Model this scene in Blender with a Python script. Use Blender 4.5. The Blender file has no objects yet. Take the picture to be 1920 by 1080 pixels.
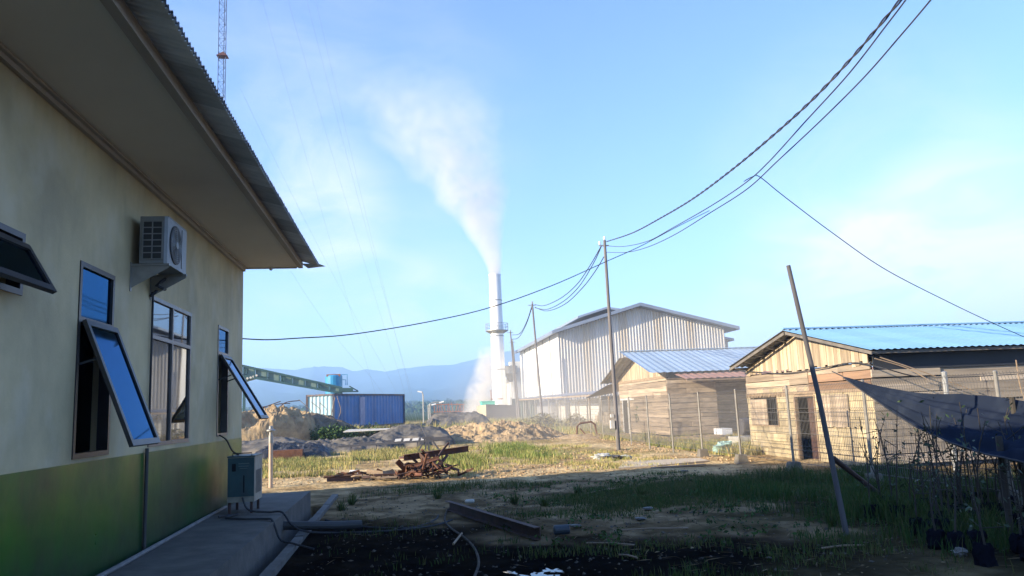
import bpy, math, random
import numpy as np
from mathutils import Vector, Matrix
random.seed(7); RNG = np.random.RandomState(11)
SC = bpy.context.scene; COL = SC.collection
R_ = math.radians

# ------------------------------------------------------------------ camera
F = 1450.0; CH = 1.85; ROLL = R_(2.4)
_u, _v = (760-960)/F, -(773-540)/F
_th = -math.atan(-_u*math.sin(ROLL)+_v*math.cos(ROLL))
_Z = np.array([-math.sin(ROLL)*math.cos(_th), math.cos(ROLL)*math.cos(_th), -math.sin(_th)])
_Y = np.array([_u, _v, -1.0]); _Y /= np.linalg.norm(_Y); _X = np.cross(_Y, _Z)
RM = np.array([_X, _Y, _Z])
cam = bpy.data.cameras.new('camera'); camo = bpy.data.objects.new('camera', cam); COL.objects.link(camo)
camo.matrix_world = Matrix.Translation((0, 0, CH)) @ Matrix([list(r) for r in RM]).to_4x4()
cam.sensor_width = 36; cam.lens = 36*F/1920; cam.clip_end = 20000; cam.clip_start = 0.05
SC.camera = camo
# measured from the photograph: where a line of sight meets a plane of the place (used to read off real positions)
def ray(px, py): return RM @ np.array([(px-960)/F, -(py-540)/F, -1.0])
def G(px, py, z=0):
    r = ray(px, py); return np.array([0, 0, CH]) + r*((z-CH)/r[2])
def PY(px, py, Y):
    r = ray(px, py); return np.array([0, 0, CH]) + r*(Y/r[1])
def PX(px, py, X):
    r = ray(px, py); return np.array([0, 0, CH]) + r*(X/r[0])

# ------------------------------------------------------------------ light
SUN_EL = 19.0; TD = np.array([0.954, 0.301])          # horizontal direction the light travels in
az_dir = math.atan2(-TD[0], -TD[1])                   # compass direction of the sun, clockwise from +Y
sun = bpy.data.lights.new('sun', 'SUN'); sun.energy = 5.0; sun.angle = R_(0.5); sun.color = (1.0, 0.84, 0.60)
suno = bpy.data.objects.new('sun', sun); COL.objects.link(suno)
_d = Vector((TD[0]*math.cos(R_(SUN_EL)), TD[1]*math.cos(R_(SUN_EL)), -math.sin(R_(SUN_EL))))
suno.rotation_euler = _d.to_track_quat('-Z', 'Y').to_euler(); suno.location = (-40, -20, 40)
W = bpy.data.worlds.new("World"); SC.world = W; W.use_nodes = True
nt = W.node_tree; nt.nodes.clear()
def WN(t, **k):
    n = nt.nodes.new(t)
    for a, b in k.items(): setattr(n, a, b)
    return n
wo = WN('ShaderNodeOutputWorld'); bg = WN('ShaderNodeBackground'); sky = WN('ShaderNodeTexSky')
sky.sky_type = 'NISHITA'; sky.sun_disc = False; sky.sun_elevation = R_(SUN_EL); sky.sun_rotation = az_dir
sky.altitude = 100; sky.air_density = 1.0; sky.dust_density = 0.6; sky.ozone_density = 2.0
bg.inputs['Strength'].default_value = 0.104
tc = WN('ShaderNodeTexCoord')
mp = WN('ShaderNodeMapping'); mp.inputs['Scale'].default_value = (3.0, 3.0, 7.0)
nt.links.new(tc.outputs['Generated'], mp.inputs['Vector'])
nz = WN('ShaderNodeTexNoise'); nz.inputs['Scale'].default_value = 2.2; nz.inputs['Detail'].default_value = 9; nz.inputs['Roughness'].default_value = 0.62; nz.inputs['Distortion'].default_value = 0.6
nt.links.new(mp.outputs['Vector'], nz.inputs['Vector'])
acc = None
def wmath(op, a, b):
    m = WN('ShaderNodeMath'); m.operation = op
    for i, q in enumerate((a, b)):
        if isinstance(q, (int, float)): m.inputs[i].default_value = q
        else: nt.links.new(q, m.inputs[i])
    return m.outputs[0]
# wisps of cloud, each at its own direction in the sky: (pixel where it was measured, angular radius, strength)
for (px, py, rad, st) in ((590, 385, 7, .50), (700, 250, 14, .20), (1780, 560, 11, 1.0), (1560, 600, 10, .9), (1900, 590, 9, .6), (1880, 420, 9, .35), (860, 640, 9, .5), (500, 60, 9, .15), (1600, 330, 12, .25), (640, 650, 10, .5)):
    c = ray(px, py); c /= np.linalg.norm(c)
    vm = WN('ShaderNodeVectorMath'); vm.operation = 'DOT_PRODUCT'
    nt.links.new(tc.outputs['Generated'], vm.inputs[0]); vm.inputs[1].default_value = tuple(c)
    mr = WN('ShaderNodeMapRange'); mr.interpolation_type = 'SMOOTHERSTEP'
    mr.inputs['From Min'].default_value = math.cos(R_(rad)); mr.inputs['From Max'].default_value = 1.0
    mr.inputs['To Min'].default_value = 0; mr.inputs['To Max'].default_value = st
    nt.links.new(vm.outputs['Value'], mr.inputs['Value'])
    acc = mr.outputs[0] if acc is None else wmath('ADD', acc, mr.outputs[0])
nr = WN('ShaderNodeMapRange'); nr.inputs['From Min'].default_value = .28; nr.inputs['From Max'].default_value = .78
nt.links.new(nz.outputs['Fac'], nr.inputs['Value'])
fac = wmath('MULTIPLY', acc, nr.outputs[0])
tint = WN('ShaderNodeMix'); tint.data_type = 'RGBA'; tint.blend_type = 'MULTIPLY'; tint.inputs[0].default_value = 1.0
tint.inputs[7].default_value = (0.72, 0.86, 1.17, 1)
nt.links.new(sky.outputs['Color'], tint.inputs[6])
mx = WN('ShaderNodeMix'); mx.data_type = 'RGBA'; mx.inputs[7].default_value = (4.1, 3.95, 4.5, 1)
nt.links.new(fac, mx.inputs[0]); nt.links.new(tint.outputs[2], mx.inputs[6]); nt.links.new(mx.outputs[2], bg.inputs['Color'])
nt.links.new(bg.outputs[0], wo.inputs['Surface'])
SC.view_settings.view_transform = 'Standard'; SC.view_settings.look = 'None'; SC.view_settings.exposure = 1.65; SC.view_settings.gamma = 1.0
SC.cycles.use_adaptive_sampling = True; SC.cycles.max_bounces = 6; SC.cycles.diffuse_bounces = 3; SC.cycles.glossy_bounces = 3
SC.cycles.transparent_max_bounces = 16; SC.cycles.volume_bounces = 1; SC.cycles.use_denoising = True
SC.cycles.volume_step_rate = 1.5; SC.cycles.sample_clamp_indirect = 6

# ------------------------------------------------------------------ helpers
def tag(o, label=None, cat=None, group=None, kind=None):
    if label: o['label'] = label
    if cat: o['category'] = cat
    if group: o['group'] = group
    if kind: o['kind'] = kind
    return o
def thing(name, label, cat, loc=(0, 0, 0), group=None):
    o = bpy.data.objects.new(name, None); COL.objects.link(o); o.location = tuple(float(q) for q in loc)
    o.empty_display_size = .3
    return tag(o, label, cat, group)
def wloc(o):
    v = Vector((0, 0, 0))
    while o is not None: v += Vector(o.location); o = o.parent
    return v
def link_mesh(name, verts, faces, mat_, parent=None, tones=None, smooth=False, loc=None, cols=None):
    base = wloc(parent) if parent is not None else (Vector([float(q) for q in loc]) if loc is not None else Vector((0, 0, 0)))
    V = np.asarray(verts, dtype=float).reshape(-1, 3) - np.array(base)
    me = bpy.data.meshes.new(name)
    me.from_pydata(V.tolist(), [], faces if isinstance(faces, list) else faces.tolist())
    if tones is not None:
        a = me.attributes.new('tone', 'FLOAT', 'FACE'); a.data.foreach_set('value', np.asarray(tones, dtype=np.float32))
    if cols is not None:
        a = me.attributes.new('soil', 'FLOAT_COLOR', 'POINT'); a.data.foreach_set('color', np.asarray(cols, dtype=np.float32).ravel())
    if smooth: me.polygons.foreach_set('use_smooth', [True]*len(me.polygons))
    me.materials.append(mat_); me.update()
    o = bpy.data.objects.new(name, me); COL.objects.link(o)
    if parent is not None: o.parent = parent
    elif loc is not None: o.location = base
    return o
class MB:
    def __init__(s): s.v = []; s.f = []; s.t = []
    def add(s, vs, fs, tone=0.5):
        n = len(s.v); s.v.extend([tuple(map(float, q)) for q in vs])
        for f in fs: s.f.append([i+n for i in f]); s.t.append(tone)
        return s
    def box(s, x0, x1, y0, y1, z0, z1, tone=0.5):
        return s.add([(x0,y0,z0),(x1,y0,z0),(x1,y1,z0),(x0,y1,z0),(x0,y0,z1),(x1,y0,z1),(x1,y1,z1),(x0,y1,z1)],
                     [(3,2,1,0),(4,5,6,7),(0,1,5,4),(1,2,6,5),(2,3,7,6),(3,0,4,7)], tone)
    def beam(s, a, b, w, h, tone=0.5, up=(0, 0, 1), tw=0):
        a = Vector(a); b = Vector(b); d = (b-a).normalized(); u = Vector(up)
        if abs(d.dot(u)) > .98: u = Vector((0, 1, 0))
        sx = d.cross(u).normalized(); sy = sx.cross(d)
        if tw: q = Matrix.Rotation(tw, 3, d); sx = q@sx; sy = q@sy
        c = []
        for p in (a, b):
            for i, j in ((-1,-1),(1,-1),(1,1),(-1,1)): c.append(p + sx*(i*w/2) + sy*(j*h/2))
        return s.add(c, [(0,1,2,3),(7,6,5,4),(0,4,5,1),(1,5,6,2),(2,6,7,3),(3,7,4,0)], tone)
    def tube(s, pts, r, n=8, tone=0.5, r2=None, cap=True):
        pts = [Vector([float(c) for c in p]) for p in pts]; m = len(pts); vs = []; fs = []
        prev = None
        for i, p in enumerate(pts):
            d = (pts[min(i+1, m-1)]-pts[max(i-1, 0)]).normalized()
            u = Vector((0, 0, 1)) if abs(d.z) < .95 else Vector((0, 1, 0))
            a = d.cross(u).normalized()
            if prev is not None and a.dot(prev) < 0: a = -a
            prev = a; b = a.cross(d)
            rr = r if r2 is None else r+(r2-r)*i/(m-1)
            for k in range(n):
                t = 2*math.pi*k/n; vs.append(p + a*(rr*math.cos(t)) + b*(rr*math.sin(t)))
        for i in range(m-1):
            for k in range(n): fs.append((i*n+k, i*n+(k+1) % n, (i+1)*n+(k+1) % n, (i+1)*n+k))
        if cap: fs.append(tuple(range(n-1, -1, -1))); fs.append(tuple((m-1)*n+k for k in range(n)))
        return s.add(vs, fs, tone)
    def lathe(s, c, prof, n=24, tone=0.5, axis='z'):
        vs = []; fs = []; c = Vector([float(q) for q in c])
        for (r, h) in prof:
            for k in range(n):
                t = 2*math.pi*k/n; p = (r*math.cos(t), r*math.sin(t), h)
                if axis == 'x': p = (h, p[0], p[1])
                if axis == 'y': p = (p[0], h, p[1])
                vs.append(c+Vector(p))
        for i in range(len(prof)-1):
            for k in range(n): fs.append((i*n+k, i*n+(k+1) % n, (i+1)*n+(k+1) % n, (i+1)*n+k))
        fs.append(tuple(range(n-1, -1, -1))); fs.append(tuple((len(prof)-1)*n+k for k in range(n)))
        return s.add(vs, fs, tone)
    def ruled(s, A, B, tone=0.5, tones=None):
        n = len(A); vs = list(A)+list(B); k0 = len(s.v); s.v.extend([tuple(map(float, q)) for q in vs])
        for i in range(n-1):
            s.f.append([k0+i, k0+i+1, k0+n+i+1, k0+n+i]); s.t.append(tones[i] if tones is not None else tone)
        return s
    def build(s, name, m, parent=None, loc=None, smooth=False):
        return link_mesh(name, s.v, s.f, m, parent, s.t, smooth, loc)
def sag(a, b, s, n=16):
    a = np.array(a, float); b = np.array(b, float); out = []
    for i in range(n+1):
        t = i/n; p = a+(b-a)*t; p[2] -= 4*s*t*(1-t); out.append(p)
    return out
# --- numpy noise
def _h(ix, iy, sd):
    n = (ix.astype(np.int64)*374761393 + iy.astype(np.int64)*668265263 + sd*1442695041) & 0x7fffffff
    n = ((n ^ (n >> 13))*1274126177) & 0x7fffffff
    return ((n ^ (n >> 16)) & 0xffff)/65535.0
def vnoise(x, y, sd=0):
    x = np.asarray(x, float); y = np.asarray(y, float)
    ix = np.floor(x); iy = np.floor(y); fx = x-ix; fy = y-iy; fx = fx*fx*(3-2*fx); fy = fy*fy*(3-2*fy)
    a = _h(ix, iy, sd); b = _h(ix+1, iy, sd); c = _h(ix, iy+1, sd); d = _h(ix+1, iy+1, sd)
    return a+(b-a)*fx+(c-a)*fy+(a-b-c+d)*fx*fy
def fbm(x, y, o=4, sd=0, ridged=False):
    t = 0; a = .5
    for i in range(o):
        n = vnoise(np.asarray(x)*2**i+17.3*i, np.asarray(y)*2**i-9.1*i, sd+i)
        if ridged: n = 1-np.abs(2*n-1)
        t = t+a*n; a *= .5
    return t/(1-.5**o)
def sst(a, b, x):
    t = np.clip((np.asarray(x, float)-a)/(b-a), 0, 1); return t*t*(3-2*t)

# ------------------------------------------------------------------ materials
def mat(name, c1, c2=None, scale=4, rough=.85, metal=0.0, bump=0.0, bscale=None, stretch=(1, 1, 1), tone=0.0,
        tint=None, soil=False, spec=None, contrast=(.35, .65), emit=None, trans=0, detail=6, rvar=0.0, streak=None):
    m = bpy.data.materials.new(name); m.use_nodes = True; t = m.node_tree; N = t.nodes; L = t.links
    b = N['Principled BSDF']; b.inputs['Roughness'].default_value = rough; b.inputs['Metallic'].default_value = metal
    if spec is not None: b.inputs['Specular IOR Level'].default_value = spec
    tcn = N.new('ShaderNodeTexCoord'); mpn = N.new('ShaderNodeMapping'); mpn.inputs['Scale'].default_value = stretch
    L.new(tcn.outputs['Object'], mpn.inputs['Vector'])
    nz_ = N.new('ShaderNodeTexNoise'); nz_.inputs['Scale'].default_value = scale; nz_.inputs['Detail'].default_value = detail; nz_.inputs['Roughness'].default_value = .6
    L.new(mpn.outputs[0], nz_.inputs['Vector'])
    mr_ = N.new('ShaderNodeMapRange'); mr_.inputs['From Min'].default_value = contrast[0]; mr_.inputs['From Max'].default_value = contrast[1]
    L.new(nz_.outputs['Fac'], mr_.inputs['Value'])
    mix = N.new('ShaderNodeMix'); mix.data_type = 'RGBA'
    mix.inputs[6].default_value = (*c1, 1); mix.inputs[7].default_value = (*(c2 or c1), 1)
    L.new(mr_.outputs[0], mix.inputs[0]); out = mix.outputs[2]
    if soil:
        at = N.new('ShaderNodeAttribute'); at.attribute_name = 'soil'
        mm = N.new('ShaderNodeMix'); mm.data_type = 'RGBA'; mm.blend_type = 'MULTIPLY'; mm.inputs[0].default_value = 1
        L.new(out, mm.inputs[6]); L.new(at.outputs['Color'], mm.inputs[7]); out = mm.outputs[2]
    for (col, amt, ss) in ([] if not streak else (streak if isinstance(streak, list) else [streak])):   # weather stains with a shape of their own
        m2 = N.new('ShaderNodeMapping'); m2.inputs['Scale'].default_value = ss; L.new(tcn.outputs['Object'], m2.inputs['Vector'])
        n2 = N.new('ShaderNodeTexNoise'); n2.inputs['Scale'].default_value = 1; n2.inputs['Detail'].default_value = 7; L.new(m2.outputs[0], n2.inputs['Vector'])
        r2 = N.new('ShaderNodeMapRange'); r2.inputs['From Min'].default_value = .5; r2.inputs['From Max'].default_value = .75; r2.inputs['To Max'].default_value = amt
        L.new(n2.outputs['Fac'], r2.inputs['Value'])
        mm = N.new('ShaderNodeMix'); mm.data_type = 'RGBA'; mm.inputs[7].default_value = (*col, 1)
        L.new(r2.outputs[0], mm.inputs[0]); L.new(out, mm.inputs[6]); out = mm.outputs[2]
    if tone or tint:
        at = N.new('ShaderNodeAttribute'); at.attribute_name = 'tone'
        if tint:
            mm = N.new('ShaderNodeMix'); mm.data_type = 'RGBA'; mm.inputs[7].default_value = (*tint, 1)
            L.new(at.outputs['Fac'], mm.inputs[0]); L.new(out, mm.inputs[6]); out = mm.outputs[2]
        else:
            r = N.new('ShaderNodeMapRange'); r.inputs['To Min'].default_value = 1-tone; r.inputs['To Max'].default_value = 1+tone
            L.new(at.outputs['Fac'], r.inputs['Value'])
            vm = N.new('ShaderNodeVectorMath'); vm.operation = 'SCALE'; L.new(out, vm.inputs[0]); L.new(r.outputs[0], vm.inputs['Scale']); out = vm.outputs[0]
    L.new(out, b.inputs['Base Color'])
    if rvar:
        rr = N.new('ShaderNodeMapRange'); rr.inputs['To Min'].default_value = max(rough-rvar, .03); rr.inputs['To Max'].default_value = min(rough+rvar, 1)
        L.new(mr_.outputs[0], rr.inputs['Value']); L.new(rr.outputs[0], b.inputs['Roughness'])
    if bump:
        nb = N.new('ShaderNodeTexNoise'); nb.inputs['Scale'].default_value = bscale or scale*3; nb.inputs['Detail'].default_value = 6
        L.new(mpn.outputs[0], nb.inputs['Vector'])
        bp = N.new('ShaderNodeBump'); bp.inputs['Strength'].default_value = min(bump, 1); bp.inputs['Distance'].default_value = .02 if bump <= 1 else .02*bump
        L.new(nb.outputs['Fac'], bp.inputs['Height']); L.new(bp.outputs[0], b.inputs['Normal'])
    if emit: b.inputs['Emission Color'].default_value = (*emit[0], 1); b.inputs['Emission Strength'].default_value = emit[1]
    if trans: b.inputs['Transmission Weight'].default_value = trans
    return m
M = {}
M['ground'] = mat('soil_ground', (1.12, 1.08, 1.0), (.60, .58, .55), 2.3, 1.0, bump=3.0, bscale=7, soil=True, spec=0.0, detail=12)
M['clay'] = mat('dug_clay', (.42, .31, .18), (.24, .17, .10), 2.2, .95, bump=2.5, bscale=5, spec=.15, detail=9)
M['clod'] = mat('clay_clods', (.46, .33, .19), (.28, .19, .11), 3, .95, bump=1, tone=.35, spec=.15)
M['wall'] = mat('beige_plaster', (.56, .455, .265), (.40, .33, .20), .9, .8, bump=.12, bscale=30, streak=[((.26, .235, .17), .5, (1.1, .9, .6)), ((.20, .18, .13), .16, (6, 6, 1.2)), ((.62, .56, .44), .4, (1.8, 1.8, 1.6))], spec=.3)
M['green'] = mat('green_gloss_paint', (.022, .115, .012), (.006, .055, .010), .7, .36, bump=.10, bscale=6, spec=.35, streak=[((.004, .022, .018), .9, (1.2, .8, .9)), ((.06, .10, .03), .4, (4, 4, 3)), ((.05, .05, .03), .35, (8, 8, 2.0))], rvar=.1)
M['soffit'] = mat('soffit_board', (.82, .76, .67), (.78, .72, .63), 1.0, .85, spec=.2)
M['fascia'] = mat('fascia_board', (.50, .45, .39), (.40, .36, .32), 3, .8, stretch=(1, .2, 1))
M['zinc'] = mat('zinc_sheet', (.34, .35, .37), (.24, .25, .28), 1.5, .42, .55, stretch=(1, 1, .3), rvar=.1, tone=.1)
M['zincwall'] = mat('zinc_cladding', (.42, .415, .405), (.29, .288, .285), .5, .55, .2, tint=(.30, .25, .185), stretch=(1.6, 1, .12), streak=((.34, .30, .25), .6, (1.5, 1, .10)))
M['whitewall'] = mat('white_cladding', (.78, .78, .76), (.70, .70, .68), .4, .55, stretch=(1, 1, .2), tone=.03)
M['blueroof'] = mat('pale_blue_sheet', (.20, .38, .56), (.16, .33, .51), .8, .45, stretch=(.3, 2, 2), rvar=.08, tone=.06, spec=.4, streak=((.20, .33, .45), .5, (.5, 3, 3)))
M['blueroof2'] = mat('dull_blue_sheet', (.30, .39, .48), (.24, .33, .42), .7, .5, stretch=(.3, 2, 2), rvar=.08, tone=.08, streak=((.30, .36, .42), .6, (2.5, .6, .6)))
M['rustroof'] = mat('rusty_sheet', (.34, .19, .14), (.24, .13, .10), 1.5, .8, tone=.15)
M['darkunder'] = mat('dark_blue_black', (.03, .035, .045), (.02, .023, .03), 1, .8)
M['plank'] = mat('weathered_planks', (.40, .32, .235), (.22, .175, .135), 1.2, .85, bump=.5, bscale=8, stretch=(2, .4, 7), tone=.28, spec=.2)
M['vplank'] = mat('gable_planks', (.46, .37, .26), (.26, .205, .145), 1.2, .85, bump=.5, bscale=8, stretch=(3, 5, .5), tone=.32, spec=.2)
M['greyplank'] = mat('grey_planks', (.46, .38, .29), (.27, .225, .175), 1.2, .88, bump=.5, bscale=8, stretch=(.4, 2, 7), tone=.38, spec=.2)
M['block'] = mat('limewashed_blocks', (.50, .41, .25), (.32, .265, .18), 1.6, .9, bump=.6, bscale=10, tone=.25, spec=.2, streak=((.25, .21, .16), .6, (1.5, 1.5, .8)))
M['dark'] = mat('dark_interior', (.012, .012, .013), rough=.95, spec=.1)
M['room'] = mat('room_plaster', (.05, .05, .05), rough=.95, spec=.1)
M['wood'] = mat('raw_timber', (.32, .23, .15), (.20, .145, .095), 3, .85, stretch=(1, 1, 3), tone=.25)
M['rust'] = mat('rusted_steel', (.17, .075, .042), (.09, .04, .028), 4, .85, .25, bump=.4, tone=.35)
M['rustdark'] = mat('dark_rusted_steel', (.10, .055, .042), (.06, .036, .03), 4, .8, .25, bump=.3)
M['steel'] = mat('painted_grey_steel', (.36, .36, .35), (.26, .26, .25), 5, .5, .5)
M['post'] = mat('galvanised_post', (.28, .265, .235), (.20, .185, .165), 6, .5, .45)
M['wire'] = mat('dull_wire', (.11, .105, .10), rough=.7)
M['cable'] = mat('black_cable', (.035, .037, .042), (.07, .07, .075), 3, .85, spec=.1)
M['guy'] = mat('guy_wire', (.22, .24, .27), rough=.6)
M['pole'] = mat('timber_pole', (.17, .155, .15), (.11, .10, .095), 2, .85, stretch=(4, 4, .4))
M['conc'] = mat('concrete', (.105, .10, .09), (.060, .058, .052), 2.5, .88, bump=.3, bscale=14, streak=((.05, .05, .047), .8, (1.5, .8, 1.5)))
M['kerb'] = mat('kerb_concrete', (.125, .12, .11), (.075, .072, .066), 3, .9, bump=.3)
M['foot'] = mat('footing_concrete', (.17, .15, .125), (.11, .10, .08), 4, .93, bump=.6)
M['frame'] = mat('bronze_window_frame', (.055, .05, .05), (.035, .033, .035), 4, .4, .3)
M['framelight'] = mat('aluminium_window_frame', (.17, .16, .16), (.12, .115, .12), 4, .4, .4)
M['acbody'] = mat('grey_white_enamel', (.25, .26, .265), (.19, .20, .205), 4, .5, streak=((.22, .22, .21), .6, (6, 6, 3)))
M['acdark'] = mat('dark_grille', (.035, .037, .04), rough=.6)
M['welder'] = mat('dark_teal_enamel', (.035, .085, .095), (.025, .06, .07), 5, .45, streak=((.06, .06, .06), .5, (8, 8, 3)))
M['welderside'] = mat('scuffed_grey_panel', (.32, .30, .24), (.20, .19, .16), 6, .55)
M['white'] = mat('white_paint', (.78, .78, .76), (.70, .70, .69), 2, .6)
M['chim'] = mat('white_stack_paint', (.80, .79, .77), (.70, .69, .67), .5, .5, streak=((.62, .58, .53), .5, (1.2, 1.2, .12)))
M['contblue'] = mat('container_blue', (.045, .18, .44), (.032, .14, .36), .8, .5, streak=((.05, .05, .06), .5, (.8, .8, .3)))
M['contlight'] = mat('container_pale_blue', (.33, .50, .56), (.25, .41, .48), 1.2, .55, streak=((.25, .16, .10), .6, (1.5, 1.5, .6)))
M['tank'] = mat('tank_blue', (.03, .27, .50), (.02, .21, .42), 1, .5)
M['orange'] = mat('orange_primer', (.30, .12, .07), (.20, .085, .055), 2, .7)
M['convey'] = mat('conveyor_green', (.03, .085, .085), (.022, .06, .062), 1, .5)
M['conveyl'] = mat('conveyor_pale_panel', (.15, .22, .185), (.11, .17, .15), 1, .6)
M['gtank'] = mat('turquoise_paint', (.03, .42, .33), rough=.6)
M['dump'] = mat('dark_grey_steel', (.085, .082, .09), (.06, .058, .065), .8, .7)
M['tarp'] = mat('grey_canvas', (.125, .115, .10), (.055, .053, .052), 1.3, .75, bump=.6, bscale=5, streak=((.24, .20, .15), .7, (.8, 1, 3)))
M['tarpdark'] = mat('black_plastic_sheet', (.035, .036, .042), (.022, .023, .028), 1.5, .42, bump=.6, bscale=4)
M['whitesheet'] = mat('pale_sheet', (.55, .52, .46), (.42, .40, .35), 3, .7)
M['net'] = mat('navy_shade_cloth', (.016, .022, .038), (.011, .016, .029), 1.1, .95, stretch=(1, .35, 1), bump=.4, bscale=3, streak=((.040, .050, .070), .45, (.5, 2.2, 2)), spec=0.0)
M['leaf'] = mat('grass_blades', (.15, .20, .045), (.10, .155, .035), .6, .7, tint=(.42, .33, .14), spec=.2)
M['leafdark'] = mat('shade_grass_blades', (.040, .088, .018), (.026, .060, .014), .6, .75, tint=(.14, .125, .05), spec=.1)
M['bush'] = mat('bush_leaves', (.055, .105, .025), (.035, .07, .02), .8, .65, tone=.5, spec=.25)
M['bushdry'] = mat('dry_bush_leaves', (.17, .14, .06), (.11, .10, .045), .8, .8, tone=.5, spec=.2)
M['sapling'] = mat('sapling_leaves', (.030, .055, .018), (.02, .04, .014), 3, .6, tone=.4)
M['stem'] = mat('sapling_stem', (.045, .038, .028), (.028, .023, .018), 5, .85)
M['bag'] = mat('black_polybag', (.006, .006, .010), (.010, .010, .016), 8, .95, bump=.6, bscale=20, spec=0)
M['forest'] = mat('far_forest_leaves', (.035, .06, .03), (.02, .04, .02), .05, .95, tone=.4, spec=.05)
M['hill'] = mat('hill_forest', (.030, .052, .038), (.018, .036, .026), .006, 1.0, detail=10, spec=0)
M['red'] = mat('faded_red_paint', (.14, .05, .05), (.10, .04, .04), 4, .7)
M['bagwhite'] = mat('white_plastic_bag', (.50, .50, .46), (.30, .30, .27), 5, .5, bump=1, bscale=9)
M['baggreen'] = mat('mint_plastic_bag', (.38, .58, .50), (.28, .45, .40), 5, .5, bump=1, bscale=9)
M['dulllitter'] = mat('shaded_scraps', (.24, .23, .21), (.12, .115, .10), 6, .9, bump=1, bscale=9, spec=.1)  # white scraps, the yard's shade put into a darker colour
M['stone'] = mat('loose_stones', (.10, .085, .065), (.05, .044, .036), 6, .95, bump=.6, tone=.3)
def glass(name, base, rough=.03, ior=1.5, spec=.9):
    m = mat(name, base, rough=rough, spec=spec); m.node_tree.nodes['Principled BSDF'].inputs['IOR'].default_value = ior; return m
M['glass'] = mat('blue_coated_glass', (.030, .068, .13), (.040, .078, .135), 3, rough=.03, metal=1.0, rvar=.03, stretch=(1, 1, .4))
M['glass'].node_tree.nodes['Principled BSDF'].inputs['Specular Tint'].default_value = (.50, .64, .82, 1)
M['water'] = glass('puddle_water', (.006, .007, .008), .04, 1.4)

# ------------------------------------------------------------------ ground
def hz(x, y):
    x = np.asarray(x, float); y = np.asarray(y, float)
    r = np.hypot(x, y)
    h = (fbm(x*.9, y*.9, 5, 3)-.5)*.10 + (fbm(x*.12, y*.12, 3, 9)-.5)*.25*sst(14, 40, r)
    h += (fbm(x*3.1, y*3.1, 3, 21, True)-.6)*.05*sst(20.5, 24, y)*(1-sst(60, 90, r))      # trampled, cloddy sunlit yard
    h *= 1-.75*sst(9.0, 9.6, x)*(1-sst(10.4, 11, x))*(1-sst(30, 50, y))
    h += 8*sst(160, 900, r)*(fbm(x*.004, y*.004, 3, 5))
    near = (1-sst(-1.35, -1.1, x))*(1-sst(17.2, 18, y)); h = h*(1-near)-.02*near
    for yc, a_ in ((17.9, .04), (19.5, .035), (20.5, .02)):
        h = h+(1-sst(12, 22, np.abs(x)))*(-.045*np.exp(-((y-yc-a_*x-.25*np.sin(x*.35))/.16)**2)+.02*np.exp(-((np.abs(y-yc-a_*x-.25*np.sin(x*.35))-.26)/.10)**2))*sst(-.9, .6, x)
    h = h+(fbm(x*4.5, y*4.5, 3, 23)-.5)*.035*sst(-1.2, -.6, x)*(1-sst(22, 26, y))
    pud = 1-sst(.7, 1.5, np.hypot(x-1.3, (y-9.3)*.8)); h = h*(1-pud)+pud*(.02*(fbm(x*6, y*4, 3, 55)-.55))
    gut = ((x > -1.94) & (x < -1.70) & (y < 17.0)); h = np.where(gut, -.28, h)
    return h
def H1(x, y): return float(hz(np.array([x]), np.array([y]))[0])
xs = np.unique(np.concatenate([np.linspace(-3000, -400, 14), np.linspace(-400, -60, 22), np.linspace(-60, -14, 36), np.arange(-14, -4, .3), np.arange(-4, 16, .10),
     [-1.945, -1.935, -1.705, -1.695], np.arange(16, 40, .6), np.linspace(40, 400, 40), np.linspace(400, 3200, 14)]))
ys = np.unique(np.concatenate([np.linspace(-400, -20, 10), np.arange(-20, 5, 1.0), np.arange(5, 32, .10), np.arange(32, 62, .25), np.arange(62, 120, 1.2), np.linspace(120, 500, 40), np.linspace(500, 3400, 22), [16.99, 17.01]]))
XX, YY = np.meshgrid(xs, ys); ZZ = hz(XX, YY)
nx, ny = len(xs), len(ys)
idx = np.arange(nx*ny).reshape(ny, nx)
fc = np.stack([idx[:-1, :-1], idx[:-1, 1:], idx[1:, 1:], idx[1:, :-1]], -1).reshape(-1, 4)
def lerp3(a, b, t): return np.array(a)*(1-t[..., None])+np.array(b)*t[..., None]
n1 = fbm(XX*.7, YY*.7, 5, 31); n2 = fbm(XX*.25+5, YY*.25, 4, 41); n3 = fbm(XX*2.2, YY*2.2, 4, 51)
sand = lerp3((.40, .29, .155), (.60, .465, .27), sst(.35, .65, n1))
c = sand
brown = lerp3((.14, .102, .060), (.33, .245, .15), sst(.3, .7, n3))
tz = 1-sst(18.8, 21.5, YY+(n1-.5)*4)                                  # packed brown track and yard, the building's shade put into their colour
c = c*(1-tz[..., None])+brown*tz[..., None]
gd = lerp3((.045, .042, .020), (.10, .085, .045), n3)                 # damp dark soil with moss
tg = sst(.44, .60, n2+.35*(n1-.5))*(1-sst(16.5, 18.5, YY))
c = c*(1-.8*tg[..., None])+gd*.8*tg[..., None]
blk = (1-sst(1.0, 2.6, XX+(n1-.5)*2.2+(YY-9)*.02))*(1-sst(13.2, 15.2, YY+(n1-.5)*3.0+XX*.55)); blk_patch = (1-sst(1.2, 2.6, np.hypot((XX-1.8)*.55, YY-9.0)+(n1-.5)*1.6))
blk = np.clip(blk+blk_patch, 0, 1)                                          # near-black earth by the drain
c = c*(1-.95*blk[..., None])+np.array((.004, .004, .005))*.93*blk[..., None]
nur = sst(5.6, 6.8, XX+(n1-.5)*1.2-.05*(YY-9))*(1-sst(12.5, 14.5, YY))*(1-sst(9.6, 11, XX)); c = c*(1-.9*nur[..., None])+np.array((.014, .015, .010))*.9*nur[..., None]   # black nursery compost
gl = sst(.50, .62, fbm(XX*.16+3, YY*.16, 4, 77))*sst(22, 26, YY)*(1-sst(10, 11, XX))
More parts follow.
